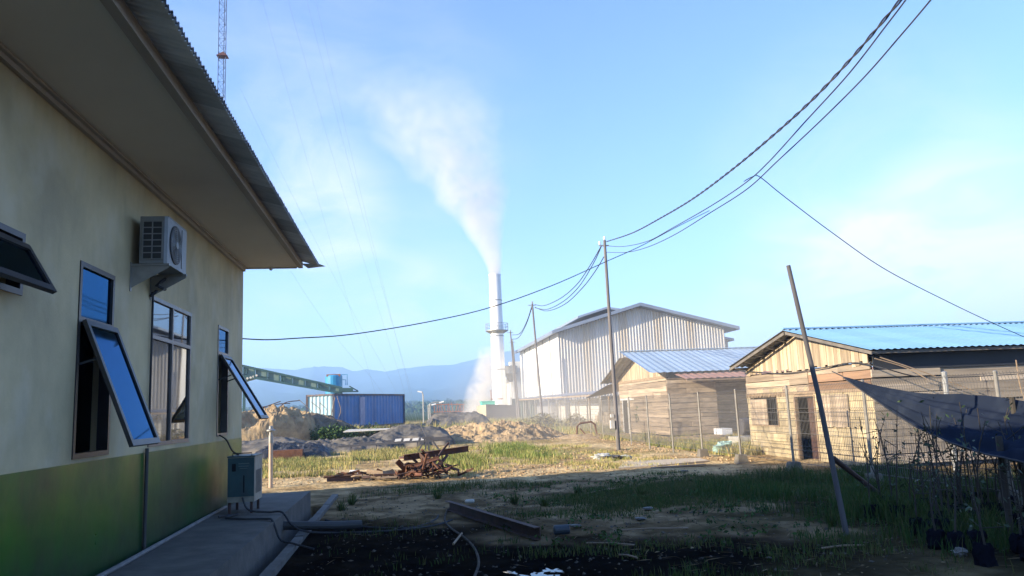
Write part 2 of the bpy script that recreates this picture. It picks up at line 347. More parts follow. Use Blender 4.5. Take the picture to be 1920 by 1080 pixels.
c = c*(1-.5*gl[..., None])+np.array((.20, .18, .07))*.5*gl[..., None]
far = sst(90, 200, np.hypot(XX, YY)); c = c*(1-far[..., None])+np.array((.06, .085, .04))*far[..., None]
cols = np.concatenate([c, np.ones(c.shape[:2]+(1,))], -1).reshape(-1, 4)
g = link_mesh('ground', np.stack([XX, YY, ZZ], -1).reshape(-1, 3), fc, M['ground'], cols=cols, smooth=True)
tag(g, kind='structure')
# shallow puddle in the black mud
pv = []; NP = 60
mb = MB()
for (qx, qy, qr, qs) in ((1.35, 8.75, .13, 1), (1.62, 9.05, .06, 2.2), (1.15, 9.1, .04, 3)):
    pv = []
    for k in range(NP):
        a = 2*math.pi*k/NP; rr = 1+.40*math.sin(2*a+qs)+.28*math.sin(5*a*1.0+qs*2)+.20*math.sin(9*a+qs)+.12*math.sin(17*a)
        pv.append((qx+qr*1.3*rr*math.cos(a), qy+qr*2.0*rr*math.sin(a), .004))
    mb.add([(qx, qy, .004)]+pv, [(0, 1+k, 1+(k+1) % NP) for k in range(NP)])
mb.build('puddle', M['water']); tag(bpy.data.objects['puddle'], kind='structure')

# hills behind everything
prof = [(-400, 690), (200, 694), (455, 690), (500, 687), (545, 692), (590, 685), (640, 685), (662, 694), (690, 690), (722, 695), (760, 688), (800, 684), (850, 681), (880, 674), (920, 663), (960, 655), (1000, 650), (1100, 655), (1250, 668), (1400, 690), (1550, 700), (1920, 700), (2400, 705)]
RID = 2600.0; azs = []; els = []
for px, py in prof:
    r = ray(px, py); azs.append(math.atan2(r[0], r[1])); els.append(r[2]/math.hypot(r[0], r[1]))
A = np.linspace(-.95, 1.05, 340); EL = np.interp(A, azs, els)
rad = np.array([900, 1150, 1400, 1650, 1850, 2000, 2150, 2300, 2400, 2500, 2560, 2600, 2680, 2900]); t_ = np.clip((rad-900)/(2600-900), 0, 1)
shape = t_**1.5; shape[-2:] = (.93, .7)
AA, RR = np.meshgrid(A, rad); HH = (CH+EL*RID)*shape[:, None]
HH = HH*(1+.45*(fbm(AA*22, RR*.003, 4, 61, True)-.82)*(np.abs(RR-RID) > 30)*1.0)-4
HH += (fbm(AA*160, RR*.02, 3, 66)-.5)*5
xh = RR*np.sin(AA); yh = RR*np.cos(AA)
na, nr_ = len(A), len(rad); ih = np.arange(na*nr_).reshape(nr_, na)
hf = np.stack([ih[:-1, :-1], ih[:-1, 1:], ih[1:, 1:], ih[1:, :-1]], -1).reshape(-1, 4)
h_ = link_mesh('hills', np.stack([xh, yh, HH], -1).reshape(-1, 3), hf, M['hill'], smooth=True); tag(h_, kind='structure')
# far-off wood at the foot of the hills
def blob(cx, cy, cz, r, n, seed, vs, fs, ts):
    st = len(vs); rg = np.random.RandomState(seed)
    for i in range(n+1):
        for j in range(n+3):
            ph = math.pi*i/n; th = 2*math.pi*j/(n+3); rr = r*(.75+.5*rg.rand())
            vs.append((cx+rr*math.sin(ph)*math.cos(th), cy+rr*math.sin(ph)*math.sin(th), cz+rr*.95*math.cos(ph)))
    for i in range(n):
        for j in range(n+3):
            a = st+i*(n+3)+j; b = st+i*(n+3)+(j+1) % (n+3); fs.append([a, b, b+n+3, a+n+3]); ts.append(rg.rand())
vs, fs, ts = [], [], []
for k in range(2600):
    a = random.uniform(-.42, .40); r = 420+random.random()**.8*900; x = r*math.sin(a); y = r*math.cos(a)
    s_ = random.uniform(2.2, 4.6)*(1+r/1500)
    for q in range(2): blob(x+random.uniform(-2, 2), y, H1(x, y)*.5+s_*(.3+.55*q*random.random())+(r-420)*.011-1.5, s_*(.9-.35*q), 6, k*2+q, vs, fs, ts)
o = link_mesh('far_forest', vs, fs, M['forest'], tones=ts); tag(o, 'far-off wood blurring into haze at the foot of the hills', 'forest', kind='stuff')

# ------------------------------------------------------------------ office building on the left
WX = -3.12; YE = 15.65; YB = -6.0; XB = -18.6; ZS = .35; ZT = 4.80
b = thing('office_building', 'beige office building with glossy green dado and wide grey eaves on the left', 'building', (WX, YE, ZS))
wins = [(5.70, 6.80, 2.93, 3.45), (7.93, 8.84, 1.54, 3.45), (10.12, 11.94, 1.56, 3.43), (13.62, 14.42, 1.58, 3.45)]
def wall_with_holes(x, x2, y0, y1, z0, z1, holes, mb):
    yb = sorted({y0, y1, *[q for h in holes for q in h[:2]]}); zb = sorted({z0, z1, *[min(max(q, z0), z1) for h in holes for q in h[2:]]})
    for i in range(len(yb)-1):
        for j in range(len(zb)-1):
            ym = (yb[i]+yb[i+1])/2; zm = (zb[j]+zb[j+1])/2
            if any(h[0] < ym < h[1] and h[2] < zm < h[3] for h in holes): continue
            for xx, sg in ((x, 1), (x2, -1)):
                q = [(xx, yb[i], zb[j]), (xx, yb[i+1], zb[j]), (xx, yb[i+1], zb[j+1]), (xx, yb[i], zb[j+1])]
                mb.add(q if sg > 0 else q[::-1], [(0, 1, 2, 3)])
    for h in holes:
        a0, a1, c0, c1 = h[0], h[1], max(h[2], z0), min(h[3], z1)
        if c1 <= c0: continue
        mb.add([(x, a0, c0), (x2, a0, c0), (x2, a0, c1), (x, a0, c1)], [(0, 1, 2, 3)])
        mb.add([(x, a1, c0), (x2, a1, c0), (x2, a1, c1), (x, a1, c1)], [(3, 2, 1, 0)])
        mb.add([(x, a0, c0), (x, a1, c0), (x2, a1, c0), (x2, a0, c0)], [(0, 1, 2, 3)])
        mb.add([(x, a0, c1), (x, a1, c1), (x2, a1, c1), (x2, a0, c1)], [(3, 2, 1, 0)])
mb = MB(); wall_with_holes(WX, WX-.18, YB, YE, 1.50, ZT, wins, mb)
mb.add([(WX, YE, 0), (XB, YE, 0), (XB, YE, ZT), (-10.8, YE, ZT+1.9), (WX, YE, ZT)], [(0, 1, 2, 3, 4)])
mb.add([(WX, YB, 0), (XB, YB, 0), (XB, YB, ZT), (WX, YB, ZT)], [(0, 1, 2, 3)])
mb.add([(XB, YB, 0), (XB, YE, 0), (XB, YE, ZT), (XB, YB, ZT)], [(0, 1, 2, 3)])
mb.build('wall', M['wall'], b)
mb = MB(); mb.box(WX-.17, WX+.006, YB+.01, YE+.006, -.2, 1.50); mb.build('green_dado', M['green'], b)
nb = M['green'].node_tree; NN = nb.nodes; bs = NN['Principled BSDF']; src = bs.inputs['Base Color'].links[0].from_socket     # shade painted into the green by height: yellow green top down to dark teal
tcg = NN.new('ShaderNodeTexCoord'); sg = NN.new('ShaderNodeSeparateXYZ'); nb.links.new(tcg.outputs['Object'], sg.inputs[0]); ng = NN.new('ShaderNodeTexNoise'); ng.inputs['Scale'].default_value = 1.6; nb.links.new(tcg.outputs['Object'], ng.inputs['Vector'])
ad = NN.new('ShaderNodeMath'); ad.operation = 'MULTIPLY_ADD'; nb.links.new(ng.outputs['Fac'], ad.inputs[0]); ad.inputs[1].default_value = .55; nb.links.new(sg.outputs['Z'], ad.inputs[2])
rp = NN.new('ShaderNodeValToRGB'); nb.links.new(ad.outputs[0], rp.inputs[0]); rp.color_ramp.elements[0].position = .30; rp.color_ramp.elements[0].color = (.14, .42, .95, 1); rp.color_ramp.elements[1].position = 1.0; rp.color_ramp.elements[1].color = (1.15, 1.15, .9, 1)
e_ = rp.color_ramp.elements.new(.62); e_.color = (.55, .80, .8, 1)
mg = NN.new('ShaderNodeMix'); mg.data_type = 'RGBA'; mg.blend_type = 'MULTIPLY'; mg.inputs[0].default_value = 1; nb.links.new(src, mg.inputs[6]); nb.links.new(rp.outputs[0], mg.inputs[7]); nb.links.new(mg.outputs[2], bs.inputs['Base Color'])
# dark room behind the windows
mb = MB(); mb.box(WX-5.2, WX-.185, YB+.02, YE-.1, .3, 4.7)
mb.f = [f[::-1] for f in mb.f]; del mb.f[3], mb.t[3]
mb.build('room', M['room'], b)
mb = MB(); mb.tube([(WX+.035, 10.0, .36), (WX+.035, 10.0, 1.55)], .022, 8); mb.build('conduit_pipe', M['acdark'], b)
# soffit, wall trim, fascia, roof
XF = -2.06
mb = MB(); mb.add([(WX-.05, YB, ZT), (XF, YB, ZT), (XF, YE, ZT), (WX-.05, YE, ZT)], [(3, 2, 1, 0)])
mb.box(WX+.002, XF-.03, YE-.035, YE+.012, ZT-.02, ZT+.035)
mb.build('soffit', M['soffit'], b)

mb = MB(); mb.box(WX+.003, WX+.05, YB, YE-.04, ZT-.075, ZT-.003); mb.box(WX+.003, WX+.09, YB, YE-.04, ZT-.03, ZT-.0025); mb.build('cornice', M['fascia'], b)
mb = MB(); mb.box(XF, XF+.085, YB, YE+.02, ZT-.015, ZT+.10); mb.build('fascia', M['fascia'], b)
def corr(p0, u, v, period, amp, n_per=6, nvec=None, mbx=None, tones=None, kind='sin', jag=0):
    p0 = Vector(p0); u = Vector(u); v = Vector(v); L = u.length; nn = nvec or u.cross(v).normalized(); N = int(L/period*n_per); ud = u.normalized(); A_ = []; B_ = []; T_ = []
    jj = 0
    for i in range(N+1):
        s = L*i/N; ph = (s/period) % 1
        w = amp*math.sin(2*math.pi*ph) if kind == 'sin' else amp*(1 if ph < .35 else (-1 if .5 < ph < .85 else 0))
        if jag and i % n_per == 0: jj = random.uniform(0, jag)
        A_.append(p0+ud*s+nn*w+v.normalized()*jj); B_.append(p0+ud*s+v+nn*w)
        T_.append(0.5 if tones is None else tones(s))
    mbx.ruled(A_, B_, tones=T_)
SL = .25; XR = -10.8; XO = -1.66; zo = ZT+.07
mb = MB()
corr((XO, YB, zo), (0, YE+.06-YB, 0), (XR-XO, 0, (XO-XR)*SL), .085, .014, 6, mbx=mb, tones=lambda s: .35+.3*(int(s/.9) % 2), jag=.01)
corr((XB-1.2, YB, zo+.0), (0, YE+.06-YB, 0), (XR-(XB-1.2), 0, (XO-XR)*SL), .30, .012, 2, mbx=mb)
mb.build('roof_sheets', M['zinc'], b)
mb = MB(); corr((XO-.012, YB, zo-.026), (0, YE+.05-YB, 0), (XF+.04-XO, 0, (XO-XF)*SL), .085, .014, 6, mbx=mb, tones=lambda s: .2+.5*(int(s/.9) % 2))
mb.add([(XO+.0, YE+.0, zo), (XO+.12, YE+.14, zo-.03), (XO-.22, YE+.07, zo-.08), (XF+.04, YE+.05, zo+.02)], [(0, 1, 2, 3)])
mb.build('roof_overhang', mat('aged_eave_sheet', (.80, .80, .82), (.62, .63, .66), 2.5, .55, .1, tone=.3, stretch=(1, 3, 1)), b)
mb = MB()
mb.lathe(PY(508, 503, YE-.2)+np.array([0, 0, .02]), [(.0, -.07), (.03, -.055), (.035, -.03), (.02, 0.0), (.02, .02)], 10)
mb.build('soffit_lamp', M['white'], b)
def frame_rect(mb, x0, x1, y0, y1, z0, z1, w):
    mb.box(x0, x1, y0, y0+w, z0, z1); mb.box(x0, x1, y1-w, y1, z0, z1); mb.box(x0, x1, y0+w, y1-w, z0, z0+w); mb.box(x0, x1, y0+w, y1-w, z1-w, z1)
def fixed_window(y0, y1, z0, z1, ztr, m, mull=False, lowpanes=True):
    w = .05; xa, xb = WX-.10, WX+.012; mb = MB(); frame_rect(mb, xa, xb, y0, y1, z0, z1, w)
    if ztr: mb.box(xa, xb, y0+w, y1-w, ztr-w/2, ztr+w/2)
    ym = (y0+y1)/2
    if mull:
        lo = z0+w; 
        if ztr: mb.box(xa, xb-.002, ym-w/2, ym+w/2, z0+w, ztr-w/2); mb.box(xa, xb-.002, ym-w/2, ym+w/2, ztr+w/2, z1-w)
    wd = mb.build('window', m, b)
    cols_ = [(y0+w, ym-w/2), (ym+w/2, y1-w)] if mull else [(y0+w, y1-w)]
    rows_ = [(ztr+w/2, z1-w)] if ztr else []
    if lowpanes: rows_.append((z0+w, (ztr-w/2) if ztr else z1-w))
    for (a, c_) in cols_:
        for (d, e) in rows_:
            p = MB(); p.box(xb-.035, xb-.028, a+.001, c_-.001, d+.001, e-.001); p.build('pane', M['glass'], wd)
    return wd
def sash(y0, y1, ztop, length, ang, m, wd):
    # awning sash hinged at its top edge, swung outwards
    d = Vector((math.sin(ang), 0, -math.cos(ang))); n = Vector((math.cos(ang), 0, math.sin(ang))); o_ = Vector((WX+.03, 0, ztop))
    def P(y, s, t): return o_+d*s+n*t+Vector((0, y, 0))
    def bx(mbb, ya, yb, s0, s1, t0, t1): mbb.add([P(ya, s0, t0), P(yb, s0, t0), P(yb, s1, t0), P(ya, s1, t0), P(ya, s0, t1), P(yb, s0, t1), P(yb, s1, t1), P(ya, s1, t1)], [(3,2,1,0),(4,5,6,7),(0,1,5,4),(1,2,6,5),(2,3,7,6),(3,0,4,7)])
    w = .06; f_ = MB(); bx(f_, y0, y0+w, 0, length, 0, .04); bx(f_, y1-w, y1, 0, length, 0, .04); bx(f_, y0+w, y1-w, 0, w, 0, .04); bx(f_, y0+w, y1-w, length-w, length, 0, .04)
    fo = f_.build('sash', m, wd)
    g_ = MB(); bx(g_, y0+w+.001, y1-w-.001, w+.001, length-w-.001, .015, .022); g_.build('pane', M['glass'], wd)
    for yy in (y0+.03, y1-.03): s_ = MB(); s_.beam((WX+.0, yy, ztop-length*.32), P(yy, length*.3, -.01), .012, .02); s_.build('stay', M['acdark'], wd)
w0 = fixed_window(*wins[0], None, M['frame'], lowpanes=False); sash(wins[0][0]+.05, wins[0][1]-.04, 3.33, .46, R_(30), M['frame'], w0)
w1 = fixed_window(*wins[1], 2.88, M['frame'], lowpanes=False); sash(wins[1][0]+.03, wins[1][1]-.03, 2.86, 1.32, R_(21), M['frame'], w1)
M['glass_'] = M['glass']; M['glass'] = mat('grey_reflective_glass', (.13, .145, .165), (.09, .105, .13), 2, rough=.02, metal=1.0, stretch=(1, 1, .4))
w2 = fixed_window(*wins[2], 2.92, M['framelight'], mull=True)
M['glass'] = M['glass_']
w3 = fixed_window(*wins[3], 2.98, M['framelight'], lowpanes=False); sash(wins[3][0]+.03, wins[3][1]-.03, 2.93, 1.28, R_(31), M['frame'], w3)
cu = MB()
for i in range(14):
    cu.box(WX-.30-.03*(i % 2), WX-.28-.03*(i % 2), 8.25+i*.03, 8.283+i*.03, .4, 3.4)
tag(cu.build('curtain', mat('navy_curtain', (.02, .03, .12), rough=.9), loc=(WX-.3, 8.4, .4)), 'navy curtain hanging inside the open window nearest the camera', 'curtain')
# ---- walkway slab, gutter, kerb
mb = MB(); mb.box(WX+.006, -1.935, YB, 16.55, -.3, ZS); tag(mb.build('walkway_slab', M['conc']), kind='structure')
mb = MB(); y = 2.0
while y < 17.9:
    L_ = random.uniform(.9, 1.15); mb.box(-1.70+random.uniform(-.008, .008), -1.575, y, y+L_-.015, -.30, .055+random.uniform(-.01, .01), random.random()); y += L_
tag(mb.build('drain_kerb', M['kerb'], loc=(-1.64, 10, 0)), 'pale concrete kerb edging the open drain beside the walkway', 'kerb')
mb = MB(); mb.tube([(WX+.10, 4, ZS+.028), (WX+.11, 9.0, ZS+.028), (WX+.06, 12.4, ZS+.028), (WX+.05, 14.2, ZS+.028)], .027, 8)
tag(mb.build('floor_pipe', mat('dull_pvc', (.16, .165, .17), (.10, .105, .11), 5, .7), loc=(WX+.1, 9, ZS)), 'thin pale pipe lying along the foot of the green wall', 'pipe')
p0 = G(612, 985, .12); p1 = G(668, 960, .10)
mb = MB(); mb.tube([(-1.95, 13.0, .17), (-1.2, 13.15, .10), (-.75, 13.3, .07)], .07, 12); tag(mb.build('drain_pipe', M['acdark'], loc=(-1.6, 13.1, .1)), 'stout dark pipe bridging the drain near the welding set', 'pipe')
# ---- air conditioner
X0, X1 = -3.02, -2.72; Y0, Y1 = 9.30, 10.15; Z0, Z1 = 3.68, 4.24
ac = thing('air_conditioner', 'grey outdoor air conditioner with round fan on wall brackets under the eaves', 'air conditioner', (WX, 9.7, 3.55))
mb = MB(); v8 = .03
ring = [(X0, Y0+v8), (X0+.0, Y0), (X1-v8, Y0), (X1, Y0+v8), (X1, Y1-v8), (X1-v8, Y1), (X0, Y1)]
mb.add([(x, y, Z0) for x, y in ring]+[(x, y, Z1) for x, y in ring], [tuple(range(6, -1, -1)), tuple(range(7, 14))]+[(i, (i+1) % 7, 7+(i+1) % 7, 7+i) for i in range(7)])
mb.box(X0+.02, X1+.004, Y0+.05, Y1-.05, Z1, Z1+.012); cas = mb.build('casing', M['acbody'], ac)
mb = MB(); mb.box(X0+.04, X1-.05, Y0-.004, Y0+.01, Z0+.05, Z1-.06); gr = mb.build('side_grille', M['acdark'], ac)
mb = MB()
for i in range(7): zz = Z0+.05+i*(Z1-Z0-.11)/6; mb.box(X0+.03, X1-.045, Y0-.012, Y0-.004, zz-.006, zz+.006)
for xx in (X0+.035, (X0+X1)/2-.01, X1-.05): mb.box(xx-.006, xx+.006, Y0-.014, Y0-.0045, Z0+.045, Z1-.055)
mb.build('grille_bars', M['acbody'], ac)
cy, cz, rr = Y0+.34, (Z0+Z1)/2, .235
mb = MB(); mb.lathe((X1+.001, cy, cz), [(rr, 0), (rr, .012), (rr-.02, .018), (.02, .012)], 32, axis='x'); mb.build('fan_guard', M['acdark'], ac)
mb = MB(); mb.lathe((X1+.016, cy, cz), [(.05, 0), (.045, .012), (.01, .016)], 20, axis='x'); mb.build('fan_hub', M['acbody'], ac)
mb = MB()
for k in range(7):
    r0 = .065+k*.024; mb.tube([(X1+.024-.001*k, cy+r0*math.cos(t*math.pi/12), cz+r0*math.sin(t*math.pi/12)) for t in range(25)], .0022, 4, cap=False)
for k in range(12): a = k*math.pi/6; mb.tube([(X1+.026, cy+.05*math.cos(a), cz+.05*math.sin(a)), (X1+.02, cy+.225*math.cos(a), cz+.225*math.sin(a))], .002, 4)
mb.build('guard_wires', M['steel'], ac)
mb = MB(); mb.box(X1+.001, X1+.006, Y0+.60, Y0+.606, Z0+.04, Z1-.03); mb.build('panel_seam', M['acdark'], ac)
for yy in (Y0+.03, Y1-.10):
    mb = MB(); mb.box(WX+.002, WX+.012, yy-.02, yy+.02, 3.36, 3.70); mb.box(WX+.012, X1+.03, yy-.02, yy+.02, 3.655, 3.679)
    mb.add([(WX+.012, yy-.003, 3.40), (X1+.02, yy-.003, 3.63), (X1+.02, yy-.003, 3.655), (WX+.012, yy-.003, 3.655), (WX+.012, yy+.003, 3.40), (X1+.02, yy+.003, 3.63), (X1+.02, yy+.003, 3.655), (WX+.012, yy+.003, 3.655)], [(0, 1, 2, 3), (7, 6, 5, 4), (0, 4, 5, 1)])
    mb.build('bracket', M['steel'], ac)
mb = MB(); mb.tube([(X0+.1, Y1-.05, 3.66), (X0+.04, Y1-.15, 3.58), (X0+.02, Y1-.25, 3.52), (X0+.06, Y1-.05, 3.50), (X0-.03, Y1-.1, 3.47), (WX+.02, Y1-.14, 3.40)], .02, 8)
mb.tube([(WX+.03, Y1-.12, 3.45), (WX+.03, 10.07, 3.44), (WX+.03, 10.07, 1.6)], .012, 6); mb.build('refrigerant_hose', M['cable'], ac)
# ---- welding set on the walkway
wx0, wx1, wy0, wy1 = -2.86, -2.44, 13.30, 13.98; wz0, wz1 = .53, 1.24
w = thing('welding_set', 'dark teal welding set on short legs standing on the walkway', 'welding machine', ((wx0+wx1)/2, 13.6, ZS))
mb = MB(); mb.box(wx0, wx1, wy0, wy1, wz0, wz1); mb.build('cabinet', M['welderside'], w)
mb = MB(); mb.box(wx0+.006, wx1-.006, wy0-.012, wy0-.001, wz0+.09, wz1-.01); fp = mb.build('front_panel', M['welder'], w)
mb = MB(); mb.box(wx0-.01, wx1+.01, wy0-.012, wy1+.01, wz1+.001, wz1+.02); mb.build('lid', M['welder'], w)
mb = MB(); mb.box(wx0+.07, wx0+.13, wy0-.018, wy0-.013, wz1-.22, wz1-.10); mb.build('switch', M['dark'], fp)
mb = MB(); mb.box(wx0+.17, wx0+.34, wy0-.016, wy0-.013, wz1-.11, wz1-.095, .5); mb.box(wx0+.17, wx0+.33, wy0-.016, wy0-.013, wz1-.15, wz1-.138); mb.box(wx0+.19, wx0+.31, wy0-.016, wy0-.013, wz1-.185, wz1-.176); mb.build('rating_plate', mat('plate_grey', (.12, .16, .17), rough=.5), fp)
mb = MB(); mb.box(wx0+.25, wx0+.265, wy0-.017, wy0-.013, wz0+.15, wz0+.42); mb.build('slot', M['dark'], fp)
mb = MB()
for k in range(5): mb.box(wx1+.001, wx1+.006, wy0+.12+k*.10, wy0+.15+k*.10, wz0+.12, wz1-.22)
mb.build('side_vents', M['acdark'], w)
for xx in (wx0+.03, wx1-.05):
    for yy in (wy0+.03, wy1-.06): mb = MB(); mb.box(xx-.02, xx+.02, yy-.015, yy+.02, ZS, wz0-.001); mb.build('leg', M['rustdark'], w)
mb = MB(); mb.tube([(wx0+.06, wy0+.08, wz1+.02), (wx0+.06, wy0+.08, wz1+.06), (wx1-.06, wy0+.08, wz1+.06), (wx1-.06, wy0+.08, wz1+.02)], .01, 6); mb.build('handle', M['acdark'], w)
def path_tube(name, pts, r, m, label, cat, group=None, n=8):
    # Catmull-Rom through points
    P = [np.array(p, float) for p in pts]; P = [P[0]]+P+[P[-1]]; out = []
    for i in range(1, len(P)-2):
        for t in np.linspace(0, 1, 9)[:-1]:
            a, b_, c_, d_ = P[i-1], P[i], P[i+1], P[i+2]
            out.append(.5*((2*b_)+(-a+c_)*t+(2*a-5*b_+4*c_-d_)*t*t+(-a+3*b_-3*c_+d_)*t**3))
    out.append(P[-2]); mbb = MB(); mbb.tube(out, r, n)
    return tag(mbb.build(name, m, loc=out[len(out)//2]), label, cat, group)
path_tube('power_cable', [(WX+.02, 13.75, 1.60), (WX+.14, 13.72, 1.52), (-2.86, 13.62, 1.34), (-2.74, 13.55, 1.265)], .013, M['cable'], 'black cable running from the far window down to the welding set', 'cable')
path_tube('welding_cable', [(-2.62, 13.28, .60), (-2.50, 13.16, .42), (-2.2, 13.1, .375), (-1.96, 13.0, .37), (-1.80, 12.92, .18), (-1.55, 12.8, .08), (-1.1, 12.9, .02), (-.4, 12.7, .03), (.35, 12.9, .03), (.75, 13.5, .03)], .015, M['cable'], 'black welding cable leading from the machine over the drain into the mud', 'cable')
path_tube('welding_cable', [(-2.9, 12.9, .37), (-2.65, 13.08, .372), (-2.75, 12.72, .37), (-2.45, 12.45, .37), (-2.1, 12.3, .37), (-1.96, 12.1, .36), (-1.82, 11.9, .12), (-1.62, 11.75, .075), (-1.3, 11.5, .02)], .015, M['cable'], 'black welding cable coiled on the walkway and dropping into the drain', 'cable')
# ---- post in the sun beyond the walkway
pt = thing('garden_lamp_post', 'short tan lamp post with dark cap standing in the sun beyond the walkway', 'lamp post', (-3.6, 21.9, H1(-3.6, 21.9)))
mb = MB(); mb.tube([(-3.6, 21.9, -.2), (-3.6, 21.9, 1.18)], .055, 14); mb.build('post', mat('tan_pipe', (.52, .40, .30), (.42, .32, .24), 4, .5), pt)
mb = MB(); mb.lathe((-3.6, 21.9, 1.181), [(.06, 0), (.06, .20), (.045, .205), (.045, .30), (.12, .32), (.12, .35), (.055, .38), (.05, .44), (.02, .46)], 16); mb.build('lamp_head', M['steel'], pt)

# ------------------------------------------------------------------ shade cloth, leaning pole and nursery
def smooth_grid(rows, nu, nv):
    rows = [np.array(r, float) for r in rows]; K = len(rows); out = np.zeros((nv+1, nu+1, 3))
    def cr(P, t):
        n = len(P)-1; s = min(t*n, n-1e-6); i = int(s); f = s-i
        a = P[max(i-1, 0)]; b_ = P[i]; c_ = P[i+1]; d_ = P[min(i+2, n)]
        return .5*((2*b_)+(-a+c_)*f+(2*a-5*b_+4*c_-d_)*f*f+(-a+3*b_-3*c_+d_)*f**3)
    for j in range(nu+1):
        col = [cr(r, j/nu) for r in rows]
        for i in range(nv+1): out[i, j] = cr(col, i/nv)
    return out
tipp = np.array([9.2, 15.4, 2.22])
top = [tipp, PX(1640, 722, 9.15), PX(1740, 740, 9.1), PX(1830, 748, 9.0), PX(1920, 757, 8.9), PX(2010, 764, 8.8), PX(2120, 770, 8.7)]
low = [tipp+np.array([0, -.02, -.03]), PX(1650, 757, 8.9), PX(1715, 802, 8.3), PX(1785, 838, 7.6), PX(1852, 857, 7.0), PX(1935, 861, 6.5), PX(2060, 862, 6.0)]
rows = []
for k, t in enumerate((0, .33, .66, 1.0)):
    r = []
    for i in range(7):
        p = top[i]*(1-t)+low[i]*t; s = min(i/2.5, 1); p = p.copy(); p[2] -= [0, .10, .06, 0][k]*s; r.append(p)
    rows.append(r)
gr_ = smooth_grid(rows, 90, 46); nv_, nu_ = gr_.shape[:2]
U, V_ = np.meshgrid(np.linspace(0, 1, nu_), np.linspace(0, 1, nv_))
fold = (.045*np.sin(V_*19+U*5+1.5*np.sin(U*7))+.03*np.sin(V_*37-U*9)+.02*(fbm(U*14, V_*10, 3, 5)-.5)*2)*np.minimum(U*3, 1)
gr_[..., 2] += fold; gr_[..., 1] += fold*.4
ii = np.arange(nu_*nv_).reshape(nv_, nu_); f_ = np.stack([ii[:-1, :-1], ii[:-1, 1:], ii[1:, 1:], ii[1:, :-1]], -1).reshape(-1, 4)
nt_ = thing('shade_cloth', 'navy shade cloth stretched from the fence post out over the nursery', 'shade cloth', tipp)
link_mesh('cloth', gr_.reshape(-1, 3), f_, M['net'], nt_, smooth=True)
mb = MB(); mb.tube(gr_[-1, :, :], .012, 6); mb.tube([tipp+np.array([-.02, .35, .12]), tipp, gr_[-1, 1]], .012, 6); mb.build('edge_rope', M['cable'], nt_)
for q, (x, y, zt) in enumerate(((7.3, 8.9, 1.25), (8.75, 10.3, 1.70), (6.6, 7.6, 1.15))):
    mb = MB(); mb.tube([(x, y, -.3), (x+.03, y+.02, zt)], .04, 8)
    tag(mb.build('net_stake', M['stem'], loc=(x, y, 0)), ('stout timber stake under the middle of the shade cloth', 'stake at the back of the shade cloth near the fence', 'stake under the near corner of the shade cloth')[q], 'stake', 'stakes holding up the shade cloth')
# leaning pole
pb = G(1592, 1005); ptp = PY(1478, 498, 10.3)
mb = MB(); mb.tube([pb-np.array([0, 0, .3]), pb+(ptp-pb)*.5+np.array([.015, 0, 0]), ptp], .038, 10, r2=.030)
tag(mb.build('leaning_pole', mat('dark_weathered_pole', (.10, .095, .10), (.06, .058, .06), 2, .9, stretch=(4, 4, .4)), loc=pb), 'tall bare pole leaning left in front of the wire fence', 'pole')
a = pb+(ptp-pb)*((PY(1560, 862, 10)[2])/(ptp[2])); bb = G(1668, 936)
mb = MB(); mb.tube([a+np.array([.03, .02, .02]), bb-np.array([0, 0, .05])], .038, 8); tag(mb.build('timber_brace', M['rustdark'], loc=bb), 'dark timber brace propped from the leaning pole down to the ground', 'brace')
# nursery saplings
def leafq(mbv, mbf, mbt, c, s, rg):
    n = len(mbv); d = rg.randn(3); d /= np.linalg.norm(d); u = np.cross(d, rg.randn(3)); u /= np.linalg.norm(u)
    mbv += [c-d*s, c+u*s*.42, c+d*s, c-u*s*.42]; mbf.append([n, n+1, n+2, n+3]); mbt.append(rg.rand())
rg = np.random.RandomState(5)
for k in range(74):
    while True:
        x = rg.uniform(6.0, 9.0); y = rg.uniform(6.3, 13.2)
        if x/y > .60+.05*rg.rand() and x < 9.0: break
    z = H1(x, y); hgt = rg.uniform(.75, 1.45) if y > 8 else rg.uniform(.6, 1.1)
    s_ = thing('sapling', 'leggy sapling in a black polybag in the shaded nursery', 'sapling', (x, y, z), 'potted saplings crowded under the shade cloth')
    mb = MB(); mb.lathe((x, y, z-.01), [(.085, 0), (.10, .05), (.093, .11), (.098, .17), (.085, .22), (.06, .215)], 12)
    q0 = rg.randn(2)*.05; mb.v = [(a+q0[0]*(c-z)*1.5+.012*rg.randn(), b_+q0[1]*(c-z)*1.5+.012*rg.randn(), c+.008*rg.randn()) for a, b_, c in mb.v]; mb.build('polybag', M['bag'], s_)
    lean = rg.randn(2)*.12; p = [np.array([x+lean[0]*t*t+.02*math.sin(5*t+k), y+lean[1]*t*t, z+.2+hgt*t]) for t in np.linspace(0, 1, 6)]
    mb = MB(); mb.tube(p, .013, 6, r2=.005)
    lv, lf, lt = [], [], []
    for q in range(rg.randint(2, 5)):
        t = rg.uniform(.3, .95); base = p[int(t*5)]; d = rg.randn(3)*.5; d[2] = abs(d[2]); e = base+d*.28; mb.tube([base, e], .005, 4)
        for w_ in range(rg.randint(1, 5)): leafq(lv, lf, lt, base+(e-base)*rg.uniform(.4, 1.1)+rg.randn(3)*.03, rg.uniform(.02, .045), rg)
    for w_ in range(rg.randint(2, 10)): leafq(lv, lf, lt, p[int(rg.uniform(1.5, 5.99))]+rg.randn(3)*.07, rg.uniform(.02, .05), rg)
    mb.build('stem', M['stem'], s_); link_mesh('foliage', lv, lf, M['sapling'], s_, lt)

